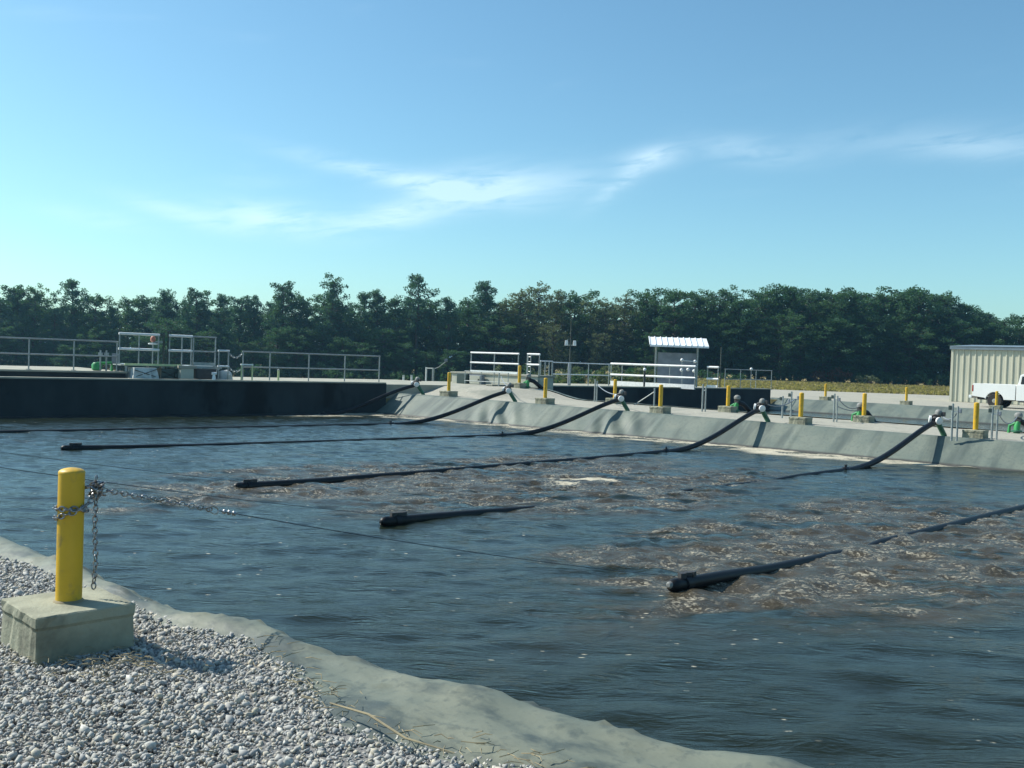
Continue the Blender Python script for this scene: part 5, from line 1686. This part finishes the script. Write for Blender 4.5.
for k in range(26):
    px = 235 + k * 20 + random.uniform(-6, 6)
    shrub(px, random.uniform(357, 368) + (4 if px > 520 else 0), 138 + random.uniform(-2, 3), 4.0, 'olive_leaves' if 470 < px < 640 and k % 2 else 'oak_leaves', 'shrub', 'low green shrub under the trees behind the concrete works', 60 + k, 'shrubs under the trees behind the works')
for k, o in enumerate(sorted([o for o in col.objects if o.get('group') == 'shrubs under the trees behind the works'], key=lambda o: o.location.x / o.location.y)):
    px = 512 + F * o.location.x / o.location.y
    lo_ = where(px)
    o['label'] = ('olive' if o.children[0].data.materials[0].name == 'olive_leaves' else 'dark green') + ' low shrub under the trees ' + lo_
grp = {}
for o in col.objects:
    if o.get('group') == 'shrubs under the trees behind the works':
        grp.setdefault(o['label'], []).append(o)
for lb, os_ in grp.items():
    if len(os_) > 1:
        os_.sort(key=lambda o: o.location.x / o.location.y)
        for k, o in enumerate(os_):
            o['label'] = (ORD[k] if k < len(os_) - 1 else 'rightmost') + ' ' + lb
for k in range(9):
    px = 545 + k * 13.5 + random.uniform(-3, 3)
    shrub(px, random.uniform(364, 371), 92 + random.uniform(-2, 2), 2.6, 'olive_leaves' if k % 3 else 'oak_leaves', 'shrub', ORD[k] + ' of the olive bushes behind the rails between vault and canopy', 140 + k, 'olive bushes behind the middle railings')
sh = sorted([o for o in col.objects if o.get('group') == 'shrubs at the foot of the treeline'], key=lambda o: o.location.x / o.location.y)
for k, o in enumerate(sh):
    o['label'] = (ORD[k] if k < len(sh) - 1 else 'rightmost') + ' ' + o['label']
# dry grass on the strip before the trees
def dry_grass():
    r2 = np.random.default_rng(4)
    k = 26000
    x = r2.uniform(14, 92, k); y = 82 + 72 * r2.random(k) ** 1.6
    x = x * (0.55 + 0.45 * y / 150) 
    # and the shoulder behind the left-hand works
    k2 = 9000
    x2 = r2.uniform(-22, 8, k2); y2 = r2.uniform(48, 72, k2)
    keep = np.array([(tn(Vector((a, b, 0)))[0] < WALL_T + SKEW * tn(Vector((a, b, 0)))[1] - 8.0) for a, b in zip(x2, y2)])
    x, y = np.concatenate([x, x2[keep]]), np.concatenate([y, y2[keep]])
    k = len(x)
    z = gz_arr(x, y)
    h = r2.uniform(0.07, 0.22, k) * (0.7 + fbm(x, y, 9, 3, 0.1) + 0.3)
    a = r2.uniform(0, 6.28, k)
    w = 0.10 + 0.12 * r2.random(k)
    dx, dy = np.cos(a) * w, np.sin(a) * w
    l = r2.normal(0, 0.08, (k, 2))
    v = np.stack([np.stack([x - dx, y - dy, z - 0.02], -1), np.stack([x + dx, y + dy, z - 0.02], -1), np.stack([x + l[:, 0] + dx * .3, y + l[:, 1], z + h], -1), np.stack([x + l[:, 0] - dx * .6, y + l[:, 1], z + h * 0.8], -1)], 1)
    s = np.repeat(np.clip(0.5 + fbm(x, y, 12, 4, 0.15) + r2.normal(0, .15, k), 0, 1), 4)
    o = np_mesh('dry_grass', v.reshape(-1, 3), np.arange(4 * k).reshape(-1, 4), 'grass_blades', {'shade': ('FLOAT', s)})
    stuff(o, 'dry tan grass on the strip between gravel and trees', 'grass')
dry_grass()

# ------------------------------------------------------------------ near gravel and straw
def near_gravel():
    r2 = np.random.default_rng(8)
    k = 84000
    t = r2.uniform(17.8, 26.6, k)
    dens = r2.random(k)
    n = edge_n(t) + 0.12 - 2.7 * r2.random(k) ** 1.1
    keep = n < edge_n(t) + r2.normal(0, 0.035, k) + 0.03 + 0.25 * (r2.random(k) < 0.012) * r2.random(k)
    t, n = t[keep], n[keep]
    k = len(t)
    x, y = tn_xy(t, n)
    size = np.minimum(0.0071 * np.exp(r2.normal(0, 0.44, k)), 0.021)
    protos = []
    for p in range(8):
        v = ICO_V * (1 + 0.22 * r2.normal(size=(12, 1))) * np.array([1.25, 0.95, 0.72]) * (1 + 0.15 * r2.normal(size=(1, 3)))
        protos.append(v)
    protos = np.array(protos)
    pi = r2.integers(0, 8, k)
    # random rotations
    q = r2.normal(size=(k, 4)); q[:, 1:3] *= 0.5
    q /= np.linalg.norm(q, axis=1)[:, None]
    w, a, b, c = q.T
    M = np.stack([np.stack([1 - 2 * (b * b + c * c), 2 * (a * b - c * w), 2 * (a * c + b * w)], -1), np.stack([2 * (a * b + c * w), 1 - 2 * (a * a + c * c), 2 * (b * c - a * w)], -1),
                  np.stack([2 * (a * c - b * w), 2 * (b * c + a * w), 1 - 2 * (a * a + b * b)], -1)], 1)
    v = np.einsum('kij,kpj->kpi', M, protos[pi]) * size[:, None, None]
    z = -0.03 + 0.02 * r2.random(k) + 0.04 * np.clip(fbm(x, y, 19, 3, 1.2), -0.3, 0.6)
    v = v + np.stack([x, y, z], -1)[:, None, :]
    f = ICO_F[None] + (np.arange(k) * 12)[:, None, None]
    tone = np.repeat(np.clip(r2.beta(2.0, 1.7, k), 0, 1), 12)
    o = np_mesh('gravel', v.reshape(-1, 3), f.reshape(-1, 3), 'gravel_stone', {'tone': ('FLOAT', tone)})
    stuff(o, 'loose blue-grey crushed stone covering the near bank', 'gravel')
near_gravel()

def straw():
    r2 = random.Random(5)
    mb = MB()
    def stick(p, L_, a):
        d = Vector((math.cos(a), math.sin(a), r2.uniform(-.12, .2)))
        m = p + d * L_ * 0.5 + Vector((r2.uniform(-.015, .015), r2.uniform(-.015, .015), r2.uniform(0.0, .012)))
        mb.tube([p, m, p + d * L_], [0.0022, 0.0024, 0.0012], 4)
    for k in range(300):
        if k < 120:     # along the liner edge
            t = r2.uniform(22.6, 25.2)
            n = float(edge_n(np.array([t]))[0]) + r2.gauss(-0.02, 0.06)
            p = T(t, n, 0.03)
            a = math.atan2(TV.y, TV.x) + r2.gauss(0, 1.0)
        elif k < 240:   # in front of the block
            p = NB + Vector((r2.gauss(0.42, 0.22), r2.gauss(-0.42, 0.16), 0.015))
            a = r2.uniform(0, 6.28)
        else:
            p = T(r2.uniform(19, 26), r2.uniform(-27, -24.9), 0.01)
            a = r2.uniform(0, 6.28)
        stick(p, r2.uniform(0.03, 0.11), a)
    o = mb.build('straw', 'straw')
    stuff(o, 'scattered dry straw and twigs on the near gravel', 'straw')
    stick_mb = MB()
    a = at(330, 703, 0.03); b = at(405, 738, 0.04); c = at(455, 753, 0.03)
    stick_mb.tube([a, a.lerp(b, .5) + Vector((0.01, 0.01, 0.02)), b, c], [0.004, 0.0055, 0.005, 0.002], 6)
    o = stick_mb.build('dead_stalk', 'straw', smooth_=True)
    tag(o, 'long dry stalk lying along the edge of the near liner', 'stalk')
straw()

# ------------------------------------------------------------------ haze
def flare_veil():
    """one closed box of thin blue air round everything, added to imitate lens flare; the sky stays outside"""
    x0, x1, y0, y1, z0, z1 = -4200, 4200, -4200, 4200, -4.6, 21
    o = MB().box(((x0 + x1) / 2, (y0 + y1) / 2, (z0 + z1) / 2), (x1 - x0, y1 - y0, z1 - z0)).build('flare_veil', 'white_paint')
    m = bpy.data.materials.new('flare_veil_air')
    m.use_nodes = True
    t = m.node_tree
    t.nodes.clear()
    out = t.nodes.new('ShaderNodeOutputMaterial')
    pv = t.nodes.new('ShaderNodeVolumePrincipled')
    pv.inputs['Color'].default_value = (0.34, 0.70, 1.0, 1)
    pv.inputs['Density'].default_value = FLARE_VEIL
    pv.inputs['Anisotropy'].default_value = 0.45
    t.links.new(pv.outputs[0], out.inputs['Volume'])
    o.data.materials.clear()
    o.data.materials.append(m)
    stuff(o, 'bluish veil added in place of lens flare over the dark trees', 'flare_veil')
FLARE_VEIL = 0.00032  # density of the added blue veil that lifts the trees like lens flare
flare_veil()
